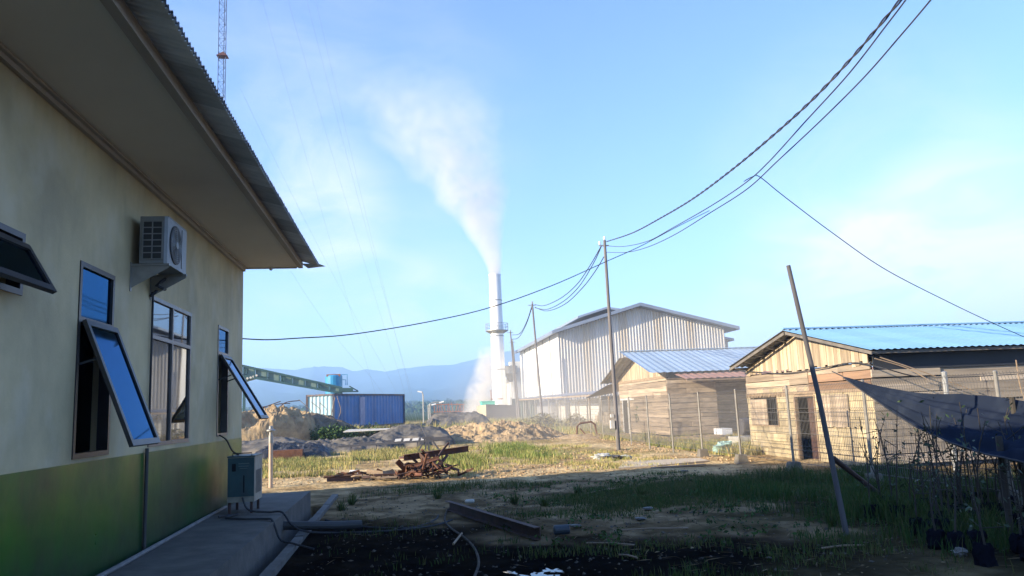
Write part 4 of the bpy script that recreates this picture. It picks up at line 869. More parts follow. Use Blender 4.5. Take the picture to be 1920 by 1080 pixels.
mb.add([(pdn[0], pdn[1], z0+.2), (pe[0], pe[1], z0+.2), (pe[0], pe[1], z1-.2), (pdn[0], pdn[1], z1-.2)], [(0, 1, 2, 3)]); mb.build('side_door', mat('pale_violet_door', (.30, .32, .45), (.22, .24, .36), 2, .6), ct)
mb = MB(); mb.box(Ac[0]-.4, Cc[0]+.1, B0[1]+.3, Cc[1], -.2, .74); tag(mb.build('container_plinth', M['clay'], loc=(-5, 68, 0)), 'raised earth bank under the blue container', 'earth bank')
# conveyor gallery
cv = thing('conveyor_gallery', 'dark green inclined conveyor gallery sloping down above the container', 'conveyor', (-8, 84, 4))
def cvp(px, py): return PY(px, py, 84)
mb = MB(); T0, T1 = cvp(430, 680), cvp(640, 727); B_0, B_1 = cvp(430, 700), cvp(640, 737)
for dy in (0, 1.3):
    a, c_, d_, e_ = [q+np.array([0, dy, 0]) for q in (T0, T1, B_1, B_0)]
    mb.beam(a, c_, .12, .22); mb.beam(e_, d_, .12, .22)
mb.build('chords', M['convey'], cv)
mb = MB()
for k in range(9):
    t0, t1 = k/9+.008, (k+1)/9-.008
    p = [T0+(T1-T0)*t0, T0+(T1-T0)*t1, B_0+(B_1-B_0)*t1, B_0+(B_1-B_0)*t0]; mb.add([q+np.array([0, .12, 0]) for q in p], [(0, 1, 2, 3)])
mb.build('side_panels', M['conveyl'], cv)
for k in range(10):
    mb = MB(); t = k/9; a = T0+(T1-T0)*t; c_ = B_0+(B_1-B_0)*t; mb.beam(a, c_, .14, .14)
    if k % 3 == 1: 
        for q in (.25, .5): m_ = T0+(T1-T0)*(t+q*.08); m2 = B_0+(B_1-B_0)*(t+q*.08); mb.beam(m_+(m2-m_)*.3, m_+(m2-m_)*.75, .16, .16)
    mb.build('stiffener', M['convey'], cv)
mb = MB(); a, c_, d_ = cvp(430, 702), cvp(430, 726), cvp(515, 708)
pts_ = [a, d_, cvp(500, 706.5), cvp(480, 709), cvp(462, 714), c_]; mb.add([q for q in pts_]+[q+np.array([0, 1.3, 0]) for q in pts_], [tuple(range(6)), tuple(range(11, 5, -1)), (2, 3, 9, 8), (3, 4, 10, 9), (4, 5, 11, 10)]); mb.build('haunch', M['convey'], cv)
mb = MB()
for px, py in ((464, 709.5), (470, 708), (475.5, 706), (481, 704)): c0 = cvp(px, py); mb.lathe(c0+np.array([0, -.05, 0]), [(.12, 0), (.12, -.01)], 10, axis='y')
mb.build('lightening_holes', M['whitesheet'], cv)
mb = MB(); mb.beam(cvp(636, 731), cvp(662, 731), .5, .4); mb.beam(cvp(630, 735), cvp(672, 734), .15, .12); mb.beam(cvp(655, 724), cvp(671, 733), .1, .12); mb.build('tail_frame', M['convey'], cv)
mb = MB(); a = cvp(630, 736); mb.beam((a[0], 84.5, a[2]), (a[0], 84.5, -.2), .3, .3); a = cvp(475, 712); mb.beam((a[0]-1, 84.5, a[2]), (a[0]-1, 84.5, -.2), .25, .25); mb.build('trestle', M['convey'], cv)
tk = thing('blue_tank', 'bright blue tank with rust on top and pipe frame behind the conveyor', 'tank', (-7.6, 90, 0))
c0 = PY(626, 712, 90)[:1]; mb = MB(); mb.lathe((c0[0], 90, 3.2), [(.95, 0), (.95, 3.0), (.85, 3.1), (.3, 3.25)], 20); mb.build('shell', M['tank'], tk)
mb = MB(); mb.box(c0[0]-.75, c0[0]+.75, 89.3, 90.7, 3.13+3.0, 3.13+3.28); mb.build('rusty_lid', M['orange'], tk)
mb = MB()
for q in range(3): a = q*2.1+.4; mb.tube([(c0[0]+.8*math.cos(a), 90+.8*math.sin(a), -.2), (c0[0]+.8*math.cos(a), 90+.8*math.sin(a), 3.25)], .09, 6)
mb.build('leg', M['steel'], tk)
mb = MB(); a = PY(636, 703, 90); b2 = PY(651, 702, 90); mb.tube([a, b2, PY(651, 722, 90)], .05, 5); mb.tube([PY(640, 712, 90), PY(648, 712, 90), PY(648, 722, 90)], .05, 5); mb.build('pipe_frame', M['tank'], tk)
# ------------------------------------------------------------------ street lamps
for (px, top, hx, dx, lab) in ((793, 740, 790, -.3, 'tallest grey street lamp, leftmost of three beyond the tarpaulins'), (803, 760, 810, .5, 'middle street lamp, its arm behind the right one'), (806, 757, 825, 1.3, 'right street lamp with long arm pointing right beyond the tarpaulins')):
    q = PY(px, top, 108); L_ = thing('street_lamp', lab, 'street lamp', (q[0], 108, 0), 'street lamps beyond the yard')
    e = PY(hx, {790: 735, 810: 762-3, 825: 754.5}[hx], 108)
    mb = MB(); mb.tube([(q[0], 108, -.3), q, q+(e-q)*.5+np.array([0, 0, .15]), e], .09, 8); mb.build('pole', M['steel'], L_)
    mb = MB(); dd = (e-q)/np.linalg.norm(e-q); dd = np.array([math.copysign(1, dx)*.95, 0, .2]); mb.beam(e-dd*.1, e+dd*.55, .22, .16); mb.build('lamp_head', M['white'], L_)
M['mast'] = mat('mast_steel', (.07, .11, .20), (.05, .08, .15), 4, .6)
# ------------------------------------------------------------------ lattice mast with guy wires
MXx, MYy = -13.72, 60.0
ms_ = thing('lattice_mast', 'slim lattice radio mast rising behind the office roof', 'mast', (MXx, MYy, 0))
s = .28; cs = [(MXx-s, MYy-s), (MXx+s, MYy-s), (MXx, MYy+s)]; mb = MB()
for (x, y) in cs: mb.tube([(x, y, 0), (x, y, 42)], .03, 5)
mb.build('legs', M['mast'], ms_)
mb = MB(); z = 10.0; k = 0
while z < 41.5:
    for i in range(3):
        a, c_ = cs[i], cs[(i+1) % 3]; a, c_ = (a, c_) if k % 2 else (c_, a)
        mb.tube([(*a, z), (*c_, z+.6)], .014, 3, cap=False); mb.tube([(*cs[i], z), (*cs[(i+1) % 3], z)], .014, 3, cap=False)
    z += .6; k += 1
mb.build('bracing', M['mast'], ms_)
mb = MB(); zz = PY(419, 105, 60)[2]; mb.add([(MXx-.42, 59.6, zz-.1), (MXx+.42, 59.6, zz-.1), (MXx+.1, 59.6, zz+.2), (MXx-.42, 60.3, zz-.1), (MXx+.42, 60.3, zz-.1), (MXx+.1, 60.3, zz+.2)], [(0, 1, 2), (5, 4, 3), (0, 3, 4, 1), (1, 4, 5, 2), (2, 5, 3, 0)]); mb.build('guy_plate', M['red'], ms_)
for q, (a, c_) in enumerate((((450, 165), (720, 690)), ((470, -80), (690, 690)), ((540, 0), (745, 690)), ((575, 0), (762, 700)), ((592, 0), (758, 692)), ((545, 508), (690, 700)))):
    e0 = PY(*a, 60+q*.2); e1 = PY(*c_, 74+q)
    if q != 5: d_ = e0-e1; 
    tt = (e0-e1); e0b = e0
    gpts = sag(e0b, e1, .55)
    gnd = e1+(e1-e0)*((e1[2]+.2)/max(e0[2]-e1[2], .1)); gpts.append(gnd)
    mb = MB(); mb.tube(gpts, .006, 4, cap=False); tag(mb.build('guy_wire', M['guy'], loc=e1), 'faint thin guy wire slanting down the sky from the mast', 'guy wire', 'guy wires of the lattice mast')
# ------------------------------------------------------------------ utility poles and cables
UP = (8.41, 31.0)
up = thing('utility_pole', 'slim utility pole with meter box where the overhead cables meet', 'utility pole', (UP[0], UP[1], 0))
mb = MB(); mb.tube([(8.50, 31, -.3), (8.46, 31, 4.5), (8.44, 31, 8.65)], .085, 12, r2=.06); mb.build('shaft', M['pole'], up)
mb = MB(); mb.beam((8.2, 31, 8.42), (8.62, 31, 8.42), .05, .05); mb.build('crossarm', M['steel'], up)
for (qx, qz) in ((8.44, 8.66), (8.22, 8.45)): mb = MB(); mb.lathe((qx, 31, qz), [(.02, 0), (.05, .04), (.05, .12), (.02, .16)], 10); mb.build('insulator', M['white'], up)
mb = MB(); mb.box(8.22, 8.37, 30.9, 31.1, .86, 1.18); mb.box(8.25, 8.36, 30.92, 31.08, 1.30, 1.42); mb.build('meter_box', M['whitesheet'], up)
p2 = PY(998, 570, 62); p3 = PY(957, 622, 84); p4 = PY(961, 640, 86)
for nm, (p, bx2) in {'a': (p2, 'grey utility pole in front of the white warehouse wall'), 'b': (p3, 'far utility pole just right of the chimney'), 'c': (p4, 'short utility pole beside the far one near the chimney')}.items():
    u_ = thing('utility_pole', bx2, 'utility pole', (p[0]+.3, p[1], 0)); mb = MB(); mb.tube([(p[0]+.45, p[1], -.3), p], .10, 10, r2=.07); mb.build('shaft', M['pole'], u_)
    mb = MB(); mb.lathe(p, [(.03, 0), (.07, .05), (.07, .18), (.02, .22)], 8); mb.build('insulator', M['steel'], u_); mb = MB(); mb.beam(p-np.array([.35, 0, .1]), p+np.array([.3, 0, -.1]), .06, .06); mb.build('crossarm', M['steel'], u_)
def plane_cable(name, A, B, pix, r, label, wob=0.0, twist=False, m=None):
    """cable hanging in the vertical plane through A and B, following the measured sight lines"""
    A = np.array(A, float); B = np.array(B, float); n_ = np.array([B[1]-A[1], -(B[0]-A[0]), 0.0]); out = []
    for px, py in pix:
        r_ = ray(px, py); o = np.array([0, 0, CH]); t = np.dot(n_, A-o)/np.dot(n_, r_); out.append(o+r_*t)
    P = [out[0]]+out+[out[-1]]; res = []
    for i in range(1, len(P)-2):
        for t in np.linspace(0, 1, 11)[:-1]:
            a, b_, c_, d_ = P[i-1], P[i], P[i+1], P[i+2]
            res.append(.5*((2*b_)+(-a+c_)*t+(2*a-5*b_+4*c_-d_)*t*t+(-a+3*b_-3*c_+d_)*t**3))
    res.append(P[-2]); mb = MB()
    if twist:
        fine = []
        for i in range(len(res)-1):
            for t in np.linspace(0, 1, 7)[:-1]: fine.append(res[i]+(res[i+1]-res[i])*t)
        s_ = 0; acc_ = []; 
        for i, p in enumerate(fine):
            if i: s_ += np.linalg.norm(p-fine[i-1])
            acc_.append(s_)
        for k in (0, math.pi): mb.tube([p+np.array([math.cos(q*8.5+k)*r*.9, 0, math.sin(q*8.5+k)*r*.9]) for p, q in zip(fine, acc_)], r*.8, 5)
    else: mb.tube(res, r, 6)
    return tag(mb.build(name, m or M['cable'], loc=res[0]), label, 'cable')
PA = np.array([8.46, 31, 8.4]); E1 = PX(1690, 0, 6.6); E2 = PX(1700, 0, 6.9); E3 = PX(1745, 0, 7.2)
def ext(pa, pb, k=1.5): return (pb[0]+(pb[0]-pa[0])*k, pb[1]+(pb[1]-pa[1])*k)
plane_cable('overhead_cable', PA, E1, [(1137, 453), (1185, 437), (1240, 408), (1300, 372), (1370, 320), (1440, 262), (1520, 190), (1600, 105), (1688, 0), (1750, -80)], .016, 'uppermost twisted cable sweeping from the pole to the top right', twist=True)
plane_cable('overhead_cable', PA, E2, [(1138, 461), (1170, 462), (1215, 452), (1260, 428), (1330, 388), (1395, 345), (1440, 305), (1510, 228), (1590, 140), (1660, 50), (1698, 0), (1750, -72)], .012, 'middle cable sweeping from the pole to the top right')
plane_cable('overhead_cable', PA, E3, [(1138, 473), (1175, 473), (1215, 463), (1265, 440), (1330, 400), (1400, 355), (1460, 300), (1540, 225), (1620, 145), (1690, 65), (1745, 0), (1800, -68)], .012, 'lowest cable sweeping from the pole to the top right')
plane_cable('service_cable', (WX+.0, 17.0, 3.4), (7.6, 26, 6), [(440, 634), (500, 637), (560, 634), (640, 629), (720, 618), (800, 604), (880, 587), (940, 570), (1000, 549), (1060, 525), (1133, 492), (1200, 462), (1270, 425), (1330, 395)], .014, 'long dark service cable crossing the sky from the office corner')
plane_cable('drop_wire', (7.4, 14, 5.5), (13.5, 17.0, 3.2), [(1395, 340), (1412, 331), (1425, 332), (1470, 368), (1560, 436), (1660, 505), (1780, 567), (1860, 605), (1925, 634)], .009, 'thin drop wire falling from the cables to the blue-roofed house')
for q, (s_, e_, mid) in enumerate((((1128, 460), (1003, 571), [(1105, 500), (1080, 535), (1050, 560), (1020, 573)]), ((1128, 461), (1003, 577), [(1112, 495), (1085, 538), (1055, 566), (1025, 580)]), ((1132, 482), (1003, 576), [(1115, 510), (1090, 542), (1058, 571), (1025, 583)]))):
    plane_cable('line_cable', PA, p2, [s_]+mid+[e_], .022, ('upper sagging cable between the two nearest utility poles', 'middle sagging cable between the two nearest utility poles', 'lower sagging cable between the two nearest utility poles')[q])
for q, mid in enumerate(([(988, 602), (975, 625)], [(985, 612), (972, 633)])):
    plane_cable('line_cable', p2, p3, [(997, 574+q*4)]+mid+[(960, 628+q*8)], .03, ('upper cable between the far utility poles', 'lower cable between the far utility poles')[q])

# ------------------------------------------------------------------ earth mounds, tarpaulins
def mound(name, cx, cy, rx, ry, hfun, m, label, cat, n=90, sd=0, rough=.25, fr=1.4, kind=None, steep=1.2):
    th = np.linspace(0, 1, n); U_, V2 = np.meshgrid(np.linspace(-1, 1, n), np.linspace(-1, 1, n)); x = cx+U_*rx; y = cy+V2*ry
    rr_ = np.sqrt(U_**2+V2**2); prof2 = np.clip(1-rr_**2.2, 0, 1)**(.5*steep)
    rd = fbm(x*fr, y*fr, 5, sd, True); z = hz(x, y)-.12+prof2*(hfun(U_, V2))*(1+rough*1.6*(rd-.6))+rough*.35*(fbm(x*fr*3, y*fr*3, 3, sd+9)-.5)*sst(0, .3, prof2)
    ii_ = np.arange(n*n).reshape(n, n); ff = np.stack([ii_[:-1, :-1], ii_[:-1, 1:], ii_[1:, 1:], ii_[1:, :-1]], -1).reshape(-1, 4)
    keep = (rr_[:-1, :-1] < 1.03).reshape(-1); o_ = link_mesh(name, np.stack([x, y, z], -1).reshape(-1, 3), ff[keep], m, loc=(cx, cy, 0), smooth=False)
    tag(o_, label, cat, kind=kind); return o_
mound('clay_mound', -9.6, 50, 4.2, 3.0, lambda u, v: 2.25+.25*u, M['clay'], 'high crumbling heap of orange clay left of the container', 'earth mound', n=130, sd=5, rough=.42, fr=.9, steep=.45)
mound('clay_mound', -6.0, 51.8, 3.2, 2.4, lambda u, v: 1.95-.35*u, mat('shaded_clay', (.22, .17, .12), (.12, .095, .07), 2, .95, bump=2.5, bscale=5, spec=.1), 'lower clay bank, shade in its colour, in front of the container', 'earth mound', n=100, sd=8, rough=.25, fr=.8, steep=.6)  # shadow on this bank is put into its darker clay colour
mound('clay_heap', 5.4, 50, 4.6, 8.0, lambda u, v: .85, M['clay'], 'wide low heap of broken yellow clay in the middle of the yard', 'earth mound', n=130, sd=15, rough=.8, fr=.8, steep=1.3)
mound('clay_heap', 10.0, 43.5, 1.6, 2.2, lambda u, v: .32, M['clay'], 'small smooth clay hump against the wire fence', 'earth mound', n=50, sd=25, rough=.2, fr=1.0)
mound('clay_heap', 13.0, 33.0, 2.4, 4.0, lambda u, v: .35, M['clay'], 'low clay hump behind the wire fence before the cottage', 'earth mound', n=60, sd=28, rough=.3, fr=1.0)
def tarp(name, cx, cy, rx, ry, h, m, label, sd, base=0, n=110, amp=.30, fr=1.1, stretchy=2.6):
    U_, V2 = np.meshgrid(np.linspace(-1, 1, n), np.linspace(-1, 1, n)); x = cx+U_*rx*(1+.05*np.sin(V2*9+sd)); y = cy+V2*ry*(1+.06*np.sin(U_*11+sd*2))
    e = np.clip(1-np.maximum(np.abs(U_), np.abs(V2))**4, 0, 1)**.6; rd = fbm(x*fr+sd, y*fr*stretchy, 4, sd, True); rd2 = fbm(x*fr*2.4, y*fr*2.2+sd, 3, sd+3, True)
    z = base+H1(cx, cy)-.05+e*(h*(.62+.5*fbm(x*.5, y*.6, 2, sd+1))+amp*(rd-.6)+amp*.22*(rd2-.6))
    ii_ = np.arange(n*n).reshape(n, n); ff = np.stack([ii_[:-1, :-1], ii_[:-1, 1:], ii_[1:, 1:], ii_[1:, :-1]], -1).reshape(-1, 4)
    return tag(link_mesh(name, np.stack([x, y, z], -1).reshape(-1, 3), ff, m, loc=(cx, cy, 0), smooth=True), label, 'tarpaulin')
tarp('tarpaulin', -8.0, 41.5, 3.4, 2.6, .80, M['tarp'], 'crumpled grey tarpaulin lying nearest the office corner', 2, amp=.42, fr=.75)
tarp('tarpaulin', -5.2, 37.6, 1.7, 1.3, .55, M['tarpdark'], 'small black tarpaulin bundled in front beside the grass', 4, amp=.5, fr=1.4)
tarp('tarpaulin', -3.2, 41.5, 2.8, 2.2, .62, M['tarp'], 'grey tarpaulin spread over goods in the middle of the row', 6, amp=.55)
tarp('tarpaulin', .1, 43.5, 2.4, 2.4, .98, M['tarp'], 'highest grey tarpaulin draped like a tent at the right of the row', 9, amp=.45, fr=.8)
tarp('tarpaulin', 4.3, 66, 2.9, 3.5, 1.75, M['tarp'], 'big brownish tarpaulin over a stack beyond the clay heap', 12, amp=.55, fr=.6)
tarp('plastic_sheet', 1.6, 72, 2.6, 3.0, .9, M['tarpdark'], 'black sheet sloping down left of the big brownish tarpaulin', 13, amp=.4, fr=.6)
mb = MB(); mb.add([(-3.4, 44, .95), (-.8, 43.8, .98), (-.7, 45, 1.0), (-3.2, 45.3, 1.03)]+[(-3.4, 44, .90), (-.8, 43.8, .93), (-.7, 45, .95), (-3.2, 45.3, .98)], [(0, 1, 2, 3), (7, 6, 5, 4), (0, 4, 5, 1)]); tag(mb.build('pale_board', M['whitesheet'], loc=(-2, 44.5, .9)), 'pale flat board lying on top of the tarpaulins', 'board')
mb = MB(); mb.box(-5.9, -5.75+1.2, 35.9, 36.3, .0, .42); tag(mb.build('rust_plate', M['rust'], loc=(-5.3, 36.1, 0)), 'low rusty steel box at the left foot of the tarpaulins', 'steel box')
# rack rail with trestle
rk = thing('steel_rack', 'long low dark steel rack with thin legs in front of the tented tarpaulin', 'rack', (-.5, 38, 0))
mb = MB(); mb.beam((-3.2, 38.5, .36), (2.2, 38.5, .46), .12, .10); mb.beam((-3.0, 40.2, .40), (2.1, 40.2, .5), .12, .10); mb.build('rail', M['dump'], rk)
for xx in (-2.6, -1.4, -.3, .55, 2.1): mb = MB(); mb.beam((xx, 38.5, -.2), (xx, 38.5, .38), .05, .05); mb.build('leg', M['dump'], rk)
mb = MB()
for q in range(4): mb.add([(-.55+q*.42, 38.42, .47), (-.25+q*.42, 38.42, .48), (-.2+q*.42, 38.7, .60), (-.5+q*.42, 38.7, .59)], [(0, 1, 2, 3)])
mb.build('pale_flaps', M['whitesheet'], rk)
tr = thing('steel_trestle', 'black A-shaped steel trestle behind the rusty heap', 'trestle', (1.0, 34.5, 0))
mb = MB()
for (xa, xb) in ((.45, .85), (1.0, .95), (1.55, 1.05), (.8, .9)): mb.beam((xa, 34.5, 0), (xb, 34.5, .72), .07, .07)
mb.beam((.7, 34.5, .72), (1.2, 34.5, .72), .1, .1); mb.beam((.9, 34.5, .7), (.62, 34.6, 1.35), .045, .045); mb.beam((.5, 34.5, .15), (1.5, 34.5, .15), .05, .05); mb.build('frame', M['dump'], tr)
# bent pipe arch by the fence
mb = MB(); zz = H1(10, 44); mb.tube([(9.7, 44.2, zz-.1), (9.75, 44.2, zz+.62), (9.95, 44.2, zz+.80), (10.6, 44.2, zz+.86), (10.8, 44.2, zz+.7), (10.95, 44.2, zz-.1)], .055, 8); mb.tube([(9.9, 44.1, zz+.5), (10.3, 43.9, zz+.0)], .04, 6)
tag(mb.build('bent_pipe', M['rust'], loc=(10.2, 44.2, 0)), 'rusty pipe bent into an arch by the wire fence', 'pipe')
mb = MB(); a = PX(940, 808, 5.5); mb.beam((5.6, 48, .2), (5.9, 48, 1.15), .14, .10); tag(mb.build('timber_stub', M['wood'], loc=(5.6, 48, .2)), 'short timber stub poking out of the yellow clay heap', 'timber')
# ------------------------------------------------------------------ rusty scrap heap
rg = np.random.RandomState(21)
GS = 'rusty scrap pieces heaped beside the track'
for k in range(120):
    big = k < 66
    if big: cx2, cy2 = rg.normal(.55, .42), rg.normal(22.2, .42); zz = max(0, .36-.36*abs(cx2-.55)/1.0)*rg.uniform(.1, 1)
    else: cx2, cy2 = rg.uniform(-1.9, .2), rg.normal(22.6, .35); zz = rg.uniform(.0, .10)
    L_ = rg.uniform(.22, .85); an = rg.uniform(0, math.pi) if big else rg.normal(.1, .5); el = rg.normal(0, .45) if big else rg.normal(0, .12)
    d_ = np.array([math.cos(an)*math.cos(el), math.sin(an)*math.cos(el), math.sin(el)])*L_/2; c_ = np.array([cx2, cy2, zz+.06+abs(d_[2])+H1(cx2, cy2)]); mb = MB(); kk = k % 4
    mm_ = (M['rust'] if k % 3 else M['rustdark']) if big or k % 2 else M['wood']
    if kk == 0: mb.tube([c_-d_, c_+d_*.1+rg.randn(3)*.03, c_+d_], rg.uniform(.015, .045), 8, rg.rand())
    elif kk == 1: mb.beam(c_-d_, c_+d_, .09, .008, rg.rand(), tw=rg.uniform(0, 3)); mb.beam(c_-d_+np.array([0, 0, .02]), c_+d_+np.array([0, 0, .02]), .008, .07, rg.rand())
    elif kk == 2: mb.beam(c_-d_*.7, c_+d_*.7, rg.uniform(.06, .16), .012, rg.rand(), tw=rg.uniform(0, 3))
    else: mb.beam(c_-d_, c_+d_, .05, .05, rg.rand(), tw=rg.uniform(0, 3)); mb.beam(c_+d_, c_+d_+rg.randn(3)*.15, .05, .05, rg.rand())
    nm, lb = (('scrap_piece', 'rusty scrap piece in the tangled heap under the long beam') if big else ('scrap_strip', 'thin scrap strip strewn on the ground left of the heap'))
    tag(mb.build(nm, mm_, loc=c_), lb, 'scrap metal', GS if big else 'scrap strips strewn left of the heap')
def ibeam(name, a, b2, h, w_, m, label, tw=0):
    a = np.array(a, float); b2 = np.array(b2, float); mb = MB(); up_ = np.array([0, 0, 1.0]); t = .012
    mb.beam(a, b2, t, h, .5); mb.beam(a+up_*(h/2), b2+up_*(h/2), w_, t, .6); mb.beam(a-up_*(h/2), b2-up_*(h/2), w_, t, .4)
    return tag(mb.build(name, m, loc=a), label, 'steel beam')
ibeam('steel_beam', PY(757, 862, 22.0)+np.array([0, 0, .05]), PY(878, 841, 22.9), .15, .12, M['rust'], 'long rusty beam laid across the top of the scrap heap')
mb = MB(); a = PY(752, 858, 22.4); mb.box(a[0]-.05, a[0]+.45, 22.2, 22.7, a[2]-.02, a[2]+.01); tag(mb.build('scrap_plate', M['orange'], loc=a), 'flat orange-brown plate on the left end of the long beam', 'steel plate')
mb = MB(); a = PY(800, 867, 21.8); mb.lathe(a-np.array([.1, 0, .03]), [(.02, 0), (.06, .015), (.06, .2), (.02, .215)], 14, axis='x'); tag(mb.build('gas_canister', mat('pale_blue_canister', (.36, .44, .55), rough=.4), loc=a), 'pale blue-white canister lying in the scrap heap', 'canister')
mb = MB(); a = G(655, 892); mb.lathe(a+np.array([0, 0, .08]), [(.03, 0), (.08, .02), (.08, .25), (.03, .27)], 12, axis='x'); tag(mb.build('white_can', M['white'], loc=a), 'white can at the left end of the scrap strips', 'can')
# channel beam lying in foreground, hoses, odds and ends
ba, bb2 = G(843, 947, .10), G(1013, 1000, .10); d_ = bb2-ba; mb = MB(); sd_ = np.array([d_[1], -d_[0], 0]); sd_ /= np.linalg.norm(sd_)
mb.beam(ba, bb2, .012, .17); mb.beam(ba+sd_*.045+np.array([0, 0, .079]), bb2+sd_*.045+np.array([0, 0, .079]), .09, .012); mb.beam(ba+sd_*.045-np.array([0, 0, .079]), bb2+sd_*.045-np.array([0, 0, .079]), .09, .012)
mb.beam(ba-sd_*.008+np.array([0, 0, .0]), ba+d_*.22-sd_*.008, .02, .14); tag(mb.build('channel_beam', M['rustdark'], loc=ba), 'long brown steel channel lying on the dirt in the foreground', 'steel beam')
path_tube('hose', [G(px, py, .03) for px, py in ((846, 950), (838, 958), (834, 975), (845, 990), (868, 1006), (885, 1022), (895, 1040), (897, 1060), (888, 1085))], .017, mat('grey_hose', (.11, .095, .08), (.05, .045, .04), 8, .9, spec=.05), 'grey hose winding over the black mud towards the camera', 'hose')
path_tube('hose', [G(px, py, .02) for px, py in ((610, 975), (660, 985), (720, 990), (780, 988), (815, 975), (822, 966))], .016, M['cable'], 'dark hose curving left from the steel channel over the mud', 'hose')
mb = MB(); mb.tube([G(866, 1000, .04), G(850, 1020, .03)], .016, 6); tag(mb.build('short_stick', M['wood'], loc=G(858, 1010)), 'short stick crossing the grey hose', 'stick')
a = G(1055, 993, .08); mb = MB(); mb.lathe(a-np.array([.13, 0, 0]), [(.05, 0), (.07, .01), (.07, .22), (.05, .23)], 16, axis='x'); tag(mb.build('paint_tin', mat('dark_blue_tin', (.03, .045, .06), (.02, .028, .04), 8, .5), loc=a), 'dark blue tin lying on its side by the end of the steel channel', 'tin')
a = G(880, 940, .03); mb = MB(); mb.lathe(a-np.array([.09, 0, 0]), [(.015, 0), (.04, .03), (.04, .16), (.03, .19)], 12, axis='x'); tag(mb.build('plastic_bottle', M['whitesheet'], loc=a), 'pale plastic bottle lying behind the steel channel', 'bottle')
def crumple(name, c, s, m, label, cat, sd, flat=.5):
    rg_ = np.random.RandomState(sd); n = 12; vs_ = []; fs_ = []
    for i in range(n+1):
        for j in range(n):
            ph = math.pi*i/n; th_ = 2*math.pi*j/n; r_ = s*(1+.28*rg_.randn()*math.sin(ph)); vs_.append((c[0]+r_*math.sin(ph)*math.cos(th_), c[1]+r_*math.sin(ph)*math.sin(th_), c[2]+s*flat*.8+r_*flat*math.cos(ph)))
    for i in range(n):
        for j in range(n): a_ = i*n+j; b_ = i*n+(j+1) % n; fs_.append([a_, b_, b_+n, a_+n])
    return tag(link_mesh(name, vs_, fs_, m, loc=c), label, cat)
crumple('rubbish_bag', G(1357, 851), .30, M['baggreen'], 'mint green plastic bag of rubbish behind the wire fence', 'rubbish bag', 1, .8)
crumple('rubbish_bag', G(1385, 845), .22, M['bagwhite'], 'white and black rubbish just right of the mint bag', 'rubbish bag', 2, .6)
crumple('rubbish_bag', G(1410, 836), .24, M['dump'], 'dark rubbish bag by the left corner of the blue-roofed house', 'rubbish bag', 3, .6)
crumple('white_sack', G(1128, 861), .30, M['bagwhite'], 'crumpled white sack at the foot of the utility pole', 'sack', 4, .35)
crumple('white_sack', G(1156, 862), .17, M['dump'], 'small dark sack right of the white one at the pole foot', 'sack', 5, .5)
crumple('white_sack', G(1172, 860), .20, M['bagwhite'], 'white scraps of sacking right of the utility pole', 'sack', 6, .35)
crumple('white_sack', (14.2, 42.5, .05), .45, M['bagwhite'], 'pale boulder-like sack in the weeds before the cottage door', 'sack', 7, .6)
crumple('litter', G(1008, 792+60), .10, M['bagwhite'], 'white litter caught in the bright grass tuft', 'litter', 8, .9)
crumple('litter', G(1800, 1042), .07, M['bagwhite'], 'white lump on the dark ground at the bottom right', 'litter', 9, .7)
crumple('litter', G(1215, 955), .09, M['whitesheet'], 'pale scrap lying on the shaded grass', 'litter', 10, .25)
crumple('litter', G(1200, 974), .08, M['whitesheet'], 'pale scrap just in front of the shaded grass', 'litter', 11, .25)
crumple('litter', G(1078, 988), .08, M['bagwhite'], 'white scrap right behind the dark blue tin', 'litter', 12, .3)
crumple('litter', G(1283, 884), .10, M['bagwhite'], 'white scrap near the sunlit edge of the track', 'litter', 13, .2)
mb = MB(); rg = np.random.RandomState(4)
wd_ = thing('fallen_plank', 'pale plank lying along the sunlit edge of the track', 'plank', G(1270, 872)); mb.beam(G(1222, 877, .04), G(1322, 871, .04), .16, .03); mb.build('board', M['wood'], wd_)
mb = MB(); a_, b_, c_, d_ = G(1150, 878), G(1305, 868), G(1235, 862), G(1155, 866); mb.add([(*q[:2], .045) for q in (G(1160, 880), G(1235, 875), G(1330, 866), G(1310, 861), G(1240, 864), G(1170, 868))]+[(*q[:2], -.1) for q in (G(1160, 880), G(1235, 875), G(1330, 866), G(1310, 861), G(1240, 864), G(1170, 868))], [(0, 1, 2, 3, 4, 5)]+[(i, (i+1) % 6, 6+(i+1) % 6, 6+i) for i in range(6)]); tag(mb.build('concrete_apron', mat('pale_slab', (.50, .42, .30), (.42, .34, .24), 2, .9, bump=.4), loc=G(1240, 870)), kind='structure')
for o_ in [q for q in bpy.data.objects if q.name.startswith('litter')]: o_.data.materials[0] = M['dulllitter']
# drum by the house corner and things along the cottage
mb = MB(); a = PX(1388, 792, 12.3); a[2] = .45; dm = thing('steel_drum', 'dark drum lying beside white tubs at the left corner of the blue-roofed house', 'drum', a); mb.lathe(a+np.array([0, 0, .35]), [(.30, 0), (.32, .05), (.32, .5), (.30, .55)], 20, axis='x'); mb.build('shell', M['dump'], dm)
mb.f = []; mb = MB(); mb.box(a[0]-.3, a[0]+.7, a[1]-.5, a[1]+.5, 0, .45); mb.build('cradle', M['whitesheet'], dm)
a = G(1357, 822); mb = MB(); mb.box(a[0]-.3, a[0]+.2, a[1]-.6, a[1]+.4, .2, .48); mb.box(a[0]-.2, a[0]-.1, a[1]-.5, a[1]+.3, 0, .2); tag(mb.build('white_tub', M['white'], loc=a), 'white plastic tub on the ground left of the drum', 'tub')
mb = MB(); a = PX(1010, 782, 13.2)
for q in range(5): mb.box(16, 16.5, 60+q*1.1, 60.9+q*1.1, .0, .9+.3*(q % 2), random.random())
tag(mb.build('stacked_boards', M['greyplank'], loc=(16, 62, 0)), 'row of stacked grey boards under the long shed', 'boards')

